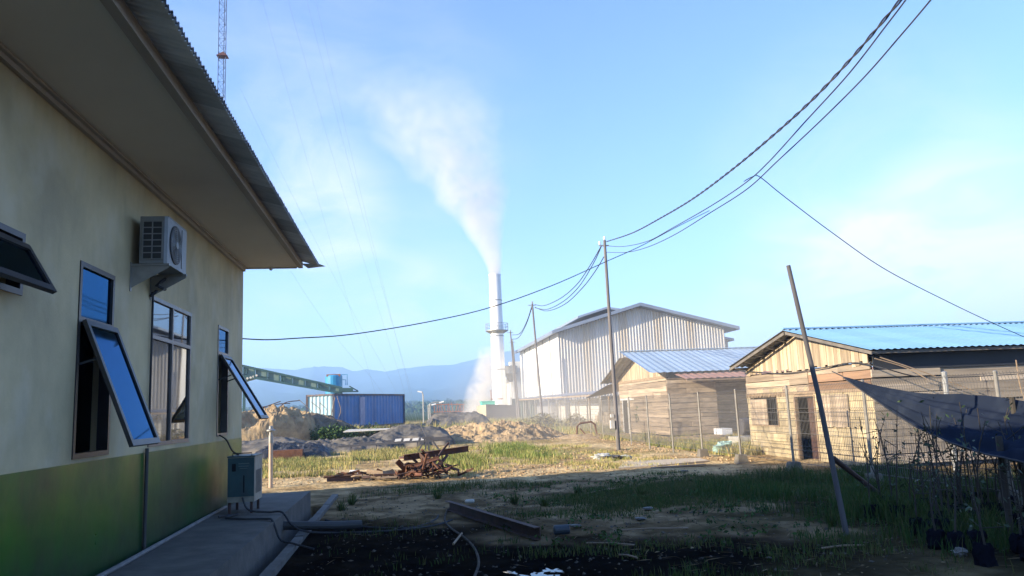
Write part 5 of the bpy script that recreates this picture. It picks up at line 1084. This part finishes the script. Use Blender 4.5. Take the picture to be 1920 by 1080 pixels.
# ------------------------------------------------------------------ vegetation
def blades(name, pts, hlo, hhi, wlo, whi, m, label, sd=0, dry=.3, bend=.5):
    rg_ = np.random.RandomState(sd); P = np.asarray(pts, float); n = len(P); zb = hz(P[:, 0], P[:, 1])-.01
    h = rg_.uniform(hlo, hhi, n)*(.6+.8*vnoise(P[:, 0]*1.3, P[:, 1]*1.3, sd+3)); w_ = rg_.uniform(wlo, whi, n); a = rg_.uniform(0, 2*math.pi, n); bd = rg_.uniform(.1, bend, n)*h; ba_ = rg_.uniform(0, 2*math.pi, n)
    dx, dy = np.cos(a)*w_/2, np.sin(a)*w_/2; bx2, by2 = np.cos(ba_)*bd, np.sin(ba_)*bd
    V0 = np.stack([P[:, 0]-dx, P[:, 1]-dy, zb], 1); V1 = np.stack([P[:, 0]+dx, P[:, 1]+dy, zb], 1)
    V2_ = np.stack([P[:, 0]+dx*.75+bx2*.3, P[:, 1]+dy*.75+by2*.3, zb+h*.6], 1); V3 = np.stack([P[:, 0]-dx*.75+bx2*.3, P[:, 1]-dy*.75+by2*.3, zb+h*.6], 1); V4 = np.stack([P[:, 0]+bx2, P[:, 1]+by2, zb+h], 1)
    V = np.stack([V0, V1, V2_, V3, V4], 1).reshape(-1, 3); fs_ = []
    for i in range(n): k = i*5; fs_.append([k, k+1, k+2, k+3]); fs_.append([k+3, k+2, k+4])
    tn = np.repeat(np.clip(dry+rg_.randn(n)*.28+.5*(vnoise(P[:, 0]*.6, P[:, 1]*.6, sd+8)-.5), 0, 1), 2)
    return tag(link_mesh(name, V, fs_, m, tones=tn), label, 'grass', kind='stuff')
def scatter(n, x0, x1, y0, y1, dens, sd):
    rg_ = np.random.RandomState(sd); out = []; tot = 0
    while tot < n:
        x = rg_.uniform(x0, x1, n*2); y = rg_.uniform(y0, y1, n*2); k = rg_.rand(n*2) < dens(x, y); out.append(np.stack([x[k], y[k]], 1)); tot += k.sum()
        if len(out) > 40: break
    return np.concatenate(out)[:n]
# shaded strip of grass before the fence
d1_ = lambda x, y: sst(.36, .60, fbm(x*.7, y*.7, 4, 91)+.36*np.exp(-((y-14.9-.10*(x-6))/1.35)**2)-.14)*(1-sst(8.0, 9.6, x))*sst(2.2, 4.2, x)
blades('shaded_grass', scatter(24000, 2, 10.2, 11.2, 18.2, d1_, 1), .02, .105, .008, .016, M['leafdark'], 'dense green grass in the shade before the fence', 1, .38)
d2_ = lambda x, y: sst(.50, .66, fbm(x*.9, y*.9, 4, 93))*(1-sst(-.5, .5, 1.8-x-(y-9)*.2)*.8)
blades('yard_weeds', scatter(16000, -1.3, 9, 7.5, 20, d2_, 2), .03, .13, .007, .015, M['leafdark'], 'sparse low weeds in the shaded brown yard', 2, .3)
d3_ = lambda x, y: sst(.42, .55, fbm(x*.22+2, y*.3, 3, 95)+.12*(y > 30))*sst(.42,.55,fbm(x*1.1,y*.8,3,195))
blades('sunlit_grass', scatter(20000, -7.5, 1.2, 25.5, 38, d3_, 3), .05, .27, .012, .024, M['leaf'], 'tall yellow-green grass in the sun before the tarpaulins', 3, .55)
d4_ = lambda x, y: sst(.46, .60, fbm(x*.30, y*.22, 3, 97)+.10*np.exp(-((x-3.0)/1.6)**2)-.03)*sst(.44,.58,fbm(x*1.3,y*.9,3,197))
blades('sunlit_grass', scatter(15000, 1.2, 8.4, 22.0, 44, d4_, 4), .03, .13, .012, .024, M['leaf'], 'patchy grass in the sun between the scrap heap and the utility pole', 4, .60)
d5_ = lambda x, y: np.exp(-((x-4.6)/.75)**2-((y-33)/3.6)**2)+np.exp(-((x-1.9)/.55)**2-((y-28)/2.6)**2)
blades('tall_grass', scatter(9000, .5, 7, 23, 42, d5_, 5), .10, .34, .014, .026, M['leaf'], 'tall bright tufts in the middle of the sunlit yard', 5, .12)
d6_ = lambda x, y: sst(.40, .60, fbm(x*.3, y*.2, 3, 99))
blades('fence_weeds', scatter(22000, 10.3, 14.5, 24, 66, d6_, 6), .10, .42, .014, .028, M['leaf'], 'weeds growing behind the wire fence', 6, .5)
blades('back_weeds', scatter(22000, -8, 14, 54, 84, lambda x, y: sst(.35, .6, fbm(x*.2, y*.2, 3, 103)), 7), .3, .95, .03, .06, M['leaf'], 'rough weeds beyond the tarpaulins and clay heap', 7, .55)
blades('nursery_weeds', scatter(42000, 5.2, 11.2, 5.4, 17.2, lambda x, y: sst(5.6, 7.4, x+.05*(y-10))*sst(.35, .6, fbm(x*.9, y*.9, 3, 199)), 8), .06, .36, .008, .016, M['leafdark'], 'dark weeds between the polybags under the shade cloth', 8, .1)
# scattered single weeds in the foreground
rg = np.random.RandomState(9)
for q, (px, py, lb) in enumerate(((965, 943, 'spiky weed beside the pale bottle'), (1022, 950, 'spiky weed left of the bluish smoke-grey patch'), (1085, 925, 'spiky weed at the near edge of the shaded grass'), (640, 955, 'leafy weed beside the end of the drain'), (660, 945, 'second leafy weed right of the drain end'), (820, 935, 'low weed behind the steel channel'), (1200, 930, 'spiky weed in the shaded grass'), (1560, 985, 'weed at the foot of the leaning pole'))):
    c_ = G(px, py); lv = []; lf = []; lt = []; n_ = 70
    for k in range(n_):
        a = rg.uniform(0, 2*math.pi); L_ = rg.uniform(.10, .32); r0 = rg.uniform(0, .07); tilt = rg.uniform(.1, .9); b0_ = c_+np.array([math.cos(a)*r0, math.sin(a)*r0, -.02]); d_ = np.array([math.cos(a)*math.sin(tilt), math.sin(a)*math.sin(tilt), math.cos(tilt)]); s2 = np.array([-math.sin(a), math.cos(a), 0])*rg.uniform(.004, .010)
        n0 = len(lv); m_ = b0_+d_*L_*.55; e_ = b0_+d_*L_+np.array([0, 0, -.05*tilt]); lv += [b0_-s2, b0_+s2, m_+s2, m_-s2, e_]; lf += [[n0, n0+1, n0+2, n0+3], [n0+3, n0+2, n0+4]]; lt += [rg.rand()*.5]*2
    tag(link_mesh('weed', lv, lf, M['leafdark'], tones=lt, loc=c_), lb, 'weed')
def bush(c, rx, ry, h, n, m, label, sd, ls=.09, group='bushes along the foot of the container'):
    rg_ = np.random.RandomState(sd); root = thing('bush', label, 'bush', (c[0], c[1], 0), group); lv, lf, lt = [], [], []; lobes = [(np.array([rg_.uniform(-.6, .6)*rx, rg_.uniform(-.6, .6)*ry, h*rg_.uniform(.3, .75)]), rg_.uniform(.25, .5)) for _ in range(9)]
    base = np.array([c[0], c[1], 0]); mb = MB()
    for l_, r_ in lobes:
        mb.tube([base+np.array([rg_.uniform(-.1, .1), 0, -.1]), base+l_*np.array([.6, .6, .5]), base+l_], .025, 5, r2=.008)
        for _ in range(n//9): d_ = rg_.randn(3); d_ /= np.linalg.norm(d_)+1e-6; q = base+l_+d_*np.array([rx, ry, h])*r_*rg_.uniform(.4, 1.15); q[2] = max(q[2], .05); leafq(lv, lf, lt, q, ls*rg_.uniform(.6, 1.4), rg_)
    mb.build('stems', M['stem'], root); link_mesh('foliage', lv, lf, m, root, lt)
for q, (px, Y_, rx, h, mk, lb) in enumerate(((612, 49, 1.0, 1.5, 'bush', 'broad-leaved dark bush at the left, beside the clay bank'), (638, 49, 1.1, 1.45, 'bush', 'dark green bush below the near corner of the container'), (668, 50, 1.2, 1.35, 'bushdry', 'dry brownish bush below the middle of the container'), (700, 50.5, 1.2, 1.3, 'bush', 'low green bush right of the dry brownish one'), (732, 51, 1.2, 1.2, 'bushdry', 'dry reddish bush at the right end of the container'), (768, 53, 1.3, 1.0, 'bushdry', 'low dry bush between the container and the street lamps'))):
    bush((PY(px, 780, Y_)[0], Y_), rx*1.25, 1.0, h*.8, 1500, M[mk], lb, 40+q, .085)
bush((14.2, 44.2), 1.0, 1.0, 1.5, 700, M['bush'], 'yellow-green bush growing before the cottage door', 50, .10, None)
bush((12.4, 57), 1.0, 1.6, 1.2, 600, M['bushdry'], 'dry scrubby bush by the far end of the wire fence', 51, .12, None)
bush((10.2, 62), 2.2, 1.6, 1.3, 900, M['bushdry'], 'wide pale bush in front of the dark steel skip', 52, .12, None)
# dead branches tangled against the container
for q in range(5):
    x_ = -6.3+q*.45; path_tube('dead_branch', [(x_, 54, 1.6), (x_+rg.uniform(-.3, .3), 54, 2.2), (x_+rg.uniform(-.8, .8), 54, 2.7+rg.rand()*.6)], .02, M['wood'], 'bare dead branch sticking up before the container end', 'branch', 'dead branches before the container end', 4)
for q in range(4):
    x_ = -9.6+q*.6; path_tube('dead_branch', [(x_-.6, 53, 2.3), (x_, 53, 2.5+.1*q), (x_+.9, 53, 2.65+rg.rand()*.3)], .03, M['rustdark'], 'dark branch lying along the top of the high clay heap', 'branch', 'dark branches on top of the clay heap', 4)
# clods and stones
def stones(name, n, x0, x1, y0, y1, slo_, shi, m, label, sd, dens=None, zoff=None):
    P = scatter(n, x0, x1, y0, y1, dens or (lambda x, y: np.ones_like(x)*.9), sd); rg_ = np.random.RandomState(sd); vs_, fs_, ts_ = [], [], []; Z = hz(P[:, 0], P[:, 1])
    oct_ = np.array([(1,0,0),(-1,0,0),(0,1,0),(0,-1,0),(0,0,1),(0,0,-1)], float)
    for (x, y), z in zip(P, Z):
        s = rg_.uniform(slo_, shi)*rg_.uniform(.4, 1); k = len(vs_); q = oct_*s*(1+.5*rg_.randn(6, 1)*.6)+rg_.randn(6, 3)*s*.25; q[:, 2] *= .65
        for v in q: vs_.append((x+v[0], y+v[1], z+v[2]+s*.2))
        tt = rg_.rand()
        for f in ((0,2,4),(2,1,4),(1,3,4),(3,0,4),(2,0,5),(1,2,5),(3,1,5),(0,3,5)): fs_.append([k+i for i in f]); ts_.append(tt)
    return tag(link_mesh(name, vs_, fs_, m, tones=ts_), label, 'clods', kind='stuff')
stones('clay_clods', 5200, 1, 10.5, 21.2, 52, .012, .06, M['clod'], 'loose clay clods strewn over the sunlit yard', 61, lambda x, y: sst(.4, .6, fbm(x*.4, y*.3, 3, 105)))
stones('clay_clods', 900, -7, 1, 22, 26.5, .015, .05, M['clod'], 'small clods along the sunlit edge of the track', 62)
stones('clay_clods', 1500, 10.5, 17, 22, 48, .015, .06, M['clod'], 'loose clods behind the wire fence', 63)
stones('yard_stones', 2600, -1.3, 9, 8, 20.5, .008, .035, M['stone'], 'small stones and debris in the shaded yard', 64)
rg = np.random.RandomState(71); lv, lf, lt = [], [], []
for k in range(5200):
    x, y = rg.uniform(-1.2, 10), rg.uniform(7.5, 21.5)
    if x+.35*(y-8) < 3.2 and k % 10: continue
    z = H1(x, y) if k % 1 == 0 else 0; a = rg.uniform(0, math.pi); L_ = rg.uniform(.03, .16) if k % 3 else rg.uniform(.02, .05); w_ = rg.uniform(.002, .006) if k % 3 else rg.uniform(.008, .02)
    d_ = np.array([math.cos(a), math.sin(a), rg.uniform(-.1, .15)])*L_; n_ = np.array([-math.sin(a), math.cos(a), 0])*w_; c_ = np.array([x, y, z+.012]); n0 = len(lv); lv += [c_-d_, c_-n_, c_+d_, c_+n_+np.array([0, 0, .006])]; lf.append([n0, n0+1, n0+2, n0+3]); lt.append(rg.rand())
tag(link_mesh('dry_litter', lv, lf, mat('dry_twigs', (.20, .15, .09), (.11, .085, .05), 3, .95, tone=.6, spec=0), tones=lt), 'dry twigs and leaf scraps strewn over the shaded yard', 'twigs', kind='stuff')
lv, lf, lt = [], [], []
for k in range(420):
    x, y = scatter(1, 1.5, 10.5, 10, 19, lambda x, y: sst(.45, .6, fbm(x*.8, y*.8, 3, 191)), 900+k)[0]; z = H1(x, y); s_ = rg.uniform(.03, .09)
    for q in range(rg.randint(6, 16)):
        a = rg.uniform(0, 2*math.pi); e = rg.uniform(.1, .9); c_ = np.array([x+math.cos(a)*s_*1.2, y+math.sin(a)*s_*1.2, z+.02+s_*e]); leafq(lv, lf, lt, c_, s_*rg.uniform(.3, .6), rg)
tag(link_mesh('broadleaf_weeds', lv, lf, mat('broad_leaves', (.05, .10, .022), (.035, .065, .018), 3, .7, tone=.5, spec=.15), tones=lt), 'small broad-leaved weeds among the shaded grass', 'weeds', kind='stuff')
# sticks in shaded yard
for q, (a, c_) in enumerate((((1160, 1040), (1195, 1046)), ((1100, 1018), (1190, 1022)), ((1150, 995), (1290, 990)), ((1540, 1028), (1620, 1022)), ((1230, 903), (1290, 899)), ((1100, 925), (1160, 915)))):
    mb = MB(); mb.tube([G(*a, .02), (G(*a, .03)+G(*c_, .03))/2+np.array([0, .02, .01]), G(*c_, .02)], .012, 6); tag(mb.build('fallen_stick', M['wood'], loc=G(*a)), ('small stick at the bottom centre of the yard', 'longer stick beyond the small bottom one', 'thin stick across the middle of the shaded yard', 'dark stick near the foot of the leaning pole', 'thin stick near the sunlit edge of the track', 'thin stick left of the shaded grass')[q], 'stick')

# ------------------------------------------------------------------ smoke and haze
def vol_mat(name, col, build):
    m = bpy.data.materials.new(name); m.use_nodes = True; t = m.node_tree; t.nodes.clear(); o_ = t.nodes.new('ShaderNodeOutputMaterial'); v = t.nodes.new('ShaderNodeVolumePrincipled')
    v.inputs['Color'].default_value = (*col, 1); v.inputs['Anisotropy'].default_value = .1; t.links.new(v.outputs[0], o_.inputs['Volume']); build(t, v); return m
def mnode(t, op, a, b=None, clamp=False):
    m = t.nodes.new('ShaderNodeMath'); m.operation = op; m.use_clamp = clamp
    for i, q in enumerate((a, b)):
        if q is None: continue
        if isinstance(q, (int, float)): m.inputs[i].default_value = q
        else: t.links.new(q, m.inputs[i])
    return m.outputs[0]
def plume_nodes(hgt, drift, r0, r1, dens, nsc):
    def f(t, v):
        tcn = t.nodes.new('ShaderNodeTexCoord'); nzv = t.nodes.new('ShaderNodeTexNoise'); nzv.inputs['Scale'].default_value = nsc*.5; nzv.inputs['Detail'].default_value = 2
        t.links.new(tcn.outputs['Object'], nzv.inputs['Vector'])
        sx = t.nodes.new('ShaderNodeSeparateXYZ'); t.links.new(tcn.outputs['Object'], sx.inputs[0])
        sn = t.nodes.new('ShaderNodeSeparateColor'); t.links.new(nzv.outputs['Color'], sn.inputs[0])
        tz_ = mnode(t, 'DIVIDE', sx.outputs['Z'], hgt, True); tz2 = mnode(t, 'POWER', mnode(t, 'MAXIMUM', tz_, 0.0001), 1.45)
        amp_ = mnode(t, 'MULTIPLY', tz_, r1*1.5)
        xw = mnode(t, 'ADD', sx.outputs['X'], mnode(t, 'MULTIPLY', mnode(t, 'SUBTRACT', sn.outputs[0], .5), amp_)); yw = mnode(t, 'ADD', sx.outputs['Y'], mnode(t, 'MULTIPLY', mnode(t, 'SUBTRACT', sn.outputs[1], .5), amp_))
        dx = mnode(t, 'SUBTRACT', xw, mnode(t, 'MULTIPLY', tz2, drift)); r = mnode(t, 'ADD', mnode(t, 'MULTIPLY', mnode(t, 'POWER', mnode(t, 'MAXIMUM', tz_, .0001), 1.2), r1-r0), r0)
        dd = mnode(t, 'SQRT', mnode(t, 'ADD', mnode(t, 'POWER', dx, 2), mnode(t, 'POWER', yw, 2)))
        q = mnode(t, 'SUBTRACT', 1.0, mnode(t, 'DIVIDE', dd, r), True)
        n2 = t.nodes.new('ShaderNodeTexNoise'); n2.inputs['Scale'].default_value = nsc; n2.inputs['Detail'].default_value = 6; n2.inputs['Distortion'].default_value = 1.2; t.links.new(tcn.outputs['Object'], n2.inputs['Vector'])
        mr2 = t.nodes.new('ShaderNodeMapRange'); mr2.inputs['From Min'].default_value = .36; mr2.inputs['From Max'].default_value = .68; t.links.new(n2.outputs['Fac'], mr2.inputs['Value'])
        nzf = mnode(t, 'ADD', mnode(t, 'MULTIPLY', mr2.outputs[0], mnode(t, 'MINIMUM', mnode(t, 'MULTIPLY', tz_, 2.5), .9)), mnode(t, 'SUBTRACT', 1.0, mnode(t, 'MINIMUM', mnode(t, 'MULTIPLY', tz_, 2.5), .9)))
        thin = mnode(t, 'DIVIDE', dens, mnode(t, 'POWER', r, 1.25)); fade = mnode(t, 'SUBTRACT', 1.0, mnode(t, 'POWER', tz_, 4.0), True)
        t.links.new(mnode(t, 'MULTIPLY', mnode(t, 'MULTIPLY', q, nzf), mnode(t, 'MULTIPLY', thin, fade)), v.inputs['Density'])
    return f
pm = vol_mat('smoke_volume', (.95, .95, .95), plume_nodes(32, -14.5, 1.0, 16.0, 3.6, .24))
base = np.array([CX, CY, 21.97]); mb = MB(); prev = None; vs_, fs_ = [], []; nn = 16; KZ = 12
for i in range(KZ+1):
    t = i/KZ; xc = -14.5*t**1.45; r = (1.15+16.0*t**1.1)*1.2 if i else 1.0
    for k in range(nn): a = 2*math.pi*k/nn; vs_.append((xc+r*math.cos(a)-(.12*r if i else 0), r*math.sin(a), 32*t))
for i in range(KZ):
    for k in range(nn): fs_.append([i*nn+k, i*nn+(k+1) % nn, (i+1)*nn+(k+1) % nn, (i+1)*nn+k])
fs_.append(list(range(nn-1, -1, -1))); fs_.append([KZ*nn+k for k in range(nn)])
sm = link_mesh('smoke_plume', np.array(vs_)+base, fs_, pm, loc=base); tag(sm, 'white smoke drifting up and left from the chimney top', 'smoke', kind='stuff')
pm2 = vol_mat('steam_volume', (.97, .95, .93), plume_nodes(11, 2.2, 3.2, 2.0, 5.0, .45))
b2 = np.array([11.2, 118, .5]); vs_ = []; fs_ = []
for i in range(6):
    t = i/5; r = 5.2*(1-.2*t)
    for k in range(nn): a = 2*math.pi*k/nn; vs_.append((2.2*t+r*math.cos(a), r*math.sin(a), 11*t))
for i in range(5):
    for k in range(nn): fs_.append([i*nn+k, i*nn+(k+1) % nn, (i+1)*nn+(k+1) % nn, (i+1)*nn+k])
fs_.append(list(range(nn-1, -1, -1))); fs_.append([5*nn+k for k in range(nn)])
sm = link_mesh('steam_cloud', np.array(vs_)+b2, fs_, pm2, loc=b2); tag(sm, 'white steam billowing at the foot of the chimney', 'steam', kind='stuff')
def veil(t, v):  # thin smoke volume that also stands in for the milky glare
    tcn = t.nodes.new('ShaderNodeTexCoord'); mp_ = t.nodes.new('ShaderNodeMapping'); mp_.inputs['Scale'].default_value = (1/14, 1/36, 1/8.0); t.links.new(tcn.outputs['Object'], mp_.inputs['Vector'])
    ln = t.nodes.new('ShaderNodeVectorMath'); ln.operation = 'LENGTH'; t.links.new(mp_.outputs[0], ln.inputs[0])
    n2 = t.nodes.new('ShaderNodeTexNoise'); n2.inputs['Scale'].default_value = .12; n2.inputs['Detail'].default_value = 2; t.links.new(tcn.outputs['Object'], n2.inputs['Vector'])
    q = mnode(t, 'SUBTRACT', 1.0, ln.outputs['Value'], True); t.links.new(mnode(t, 'MULTIPLY', mnode(t, 'MULTIPLY', q, n2.outputs['Fac']), .050), v.inputs['Density'])
vm_ = vol_mat('smoke_glare_volume', (.97, .93, .86), veil); vs_, fs_ = [], []
for i in range(9):
    for k in range(20): ph = math.pi*(.02+.96*i/8); a = 2*math.pi*k/20; vs_.append((15+14*math.sin(ph)*math.cos(a), 56+36*math.sin(ph)*math.sin(a), 1+8*math.cos(ph)))
for i in range(8):
    for k in range(20): fs_.append([(i+1)*20+k, (i+1)*20+(k+1) % 20, i*20+(k+1) % 20, i*20+k])
fs_.append(list(range(20))); fs_.append([8*20+k for k in range(19, -1, -1)])
tag(link_mesh('smoke_glare', vs_, fs_, vm_, loc=(15, 56, 1)), 'thin sunlit smoke with added glare over the yard between the fence and the warehouse', 'smoke', kind='stuff')
HAZE = 6.0e-4
hm = bpy.data.materials.new('haze_volume'); hm.use_nodes = True; t = hm.node_tree; t.nodes.clear(); o_ = t.nodes.new('ShaderNodeOutputMaterial'); v = t.nodes.new('ShaderNodeVolumePrincipled')
v.inputs['Color'].default_value = (.42, .66, 1.0, 1); v.inputs['Density'].default_value = HAZE; v.inputs['Anisotropy'].default_value = 0.0; t.links.new(v.outputs[0], o_.inputs['Volume'])
mb = MB(); mb.box(-3100, 3300, -410, 3500, -12, 215); hzb = mb.build('haze', hm); tag(hzb, kind='stuff'); hzb['label'] = 'thin pale blue air between the yard and the hills'; hzb['category'] = 'haze'
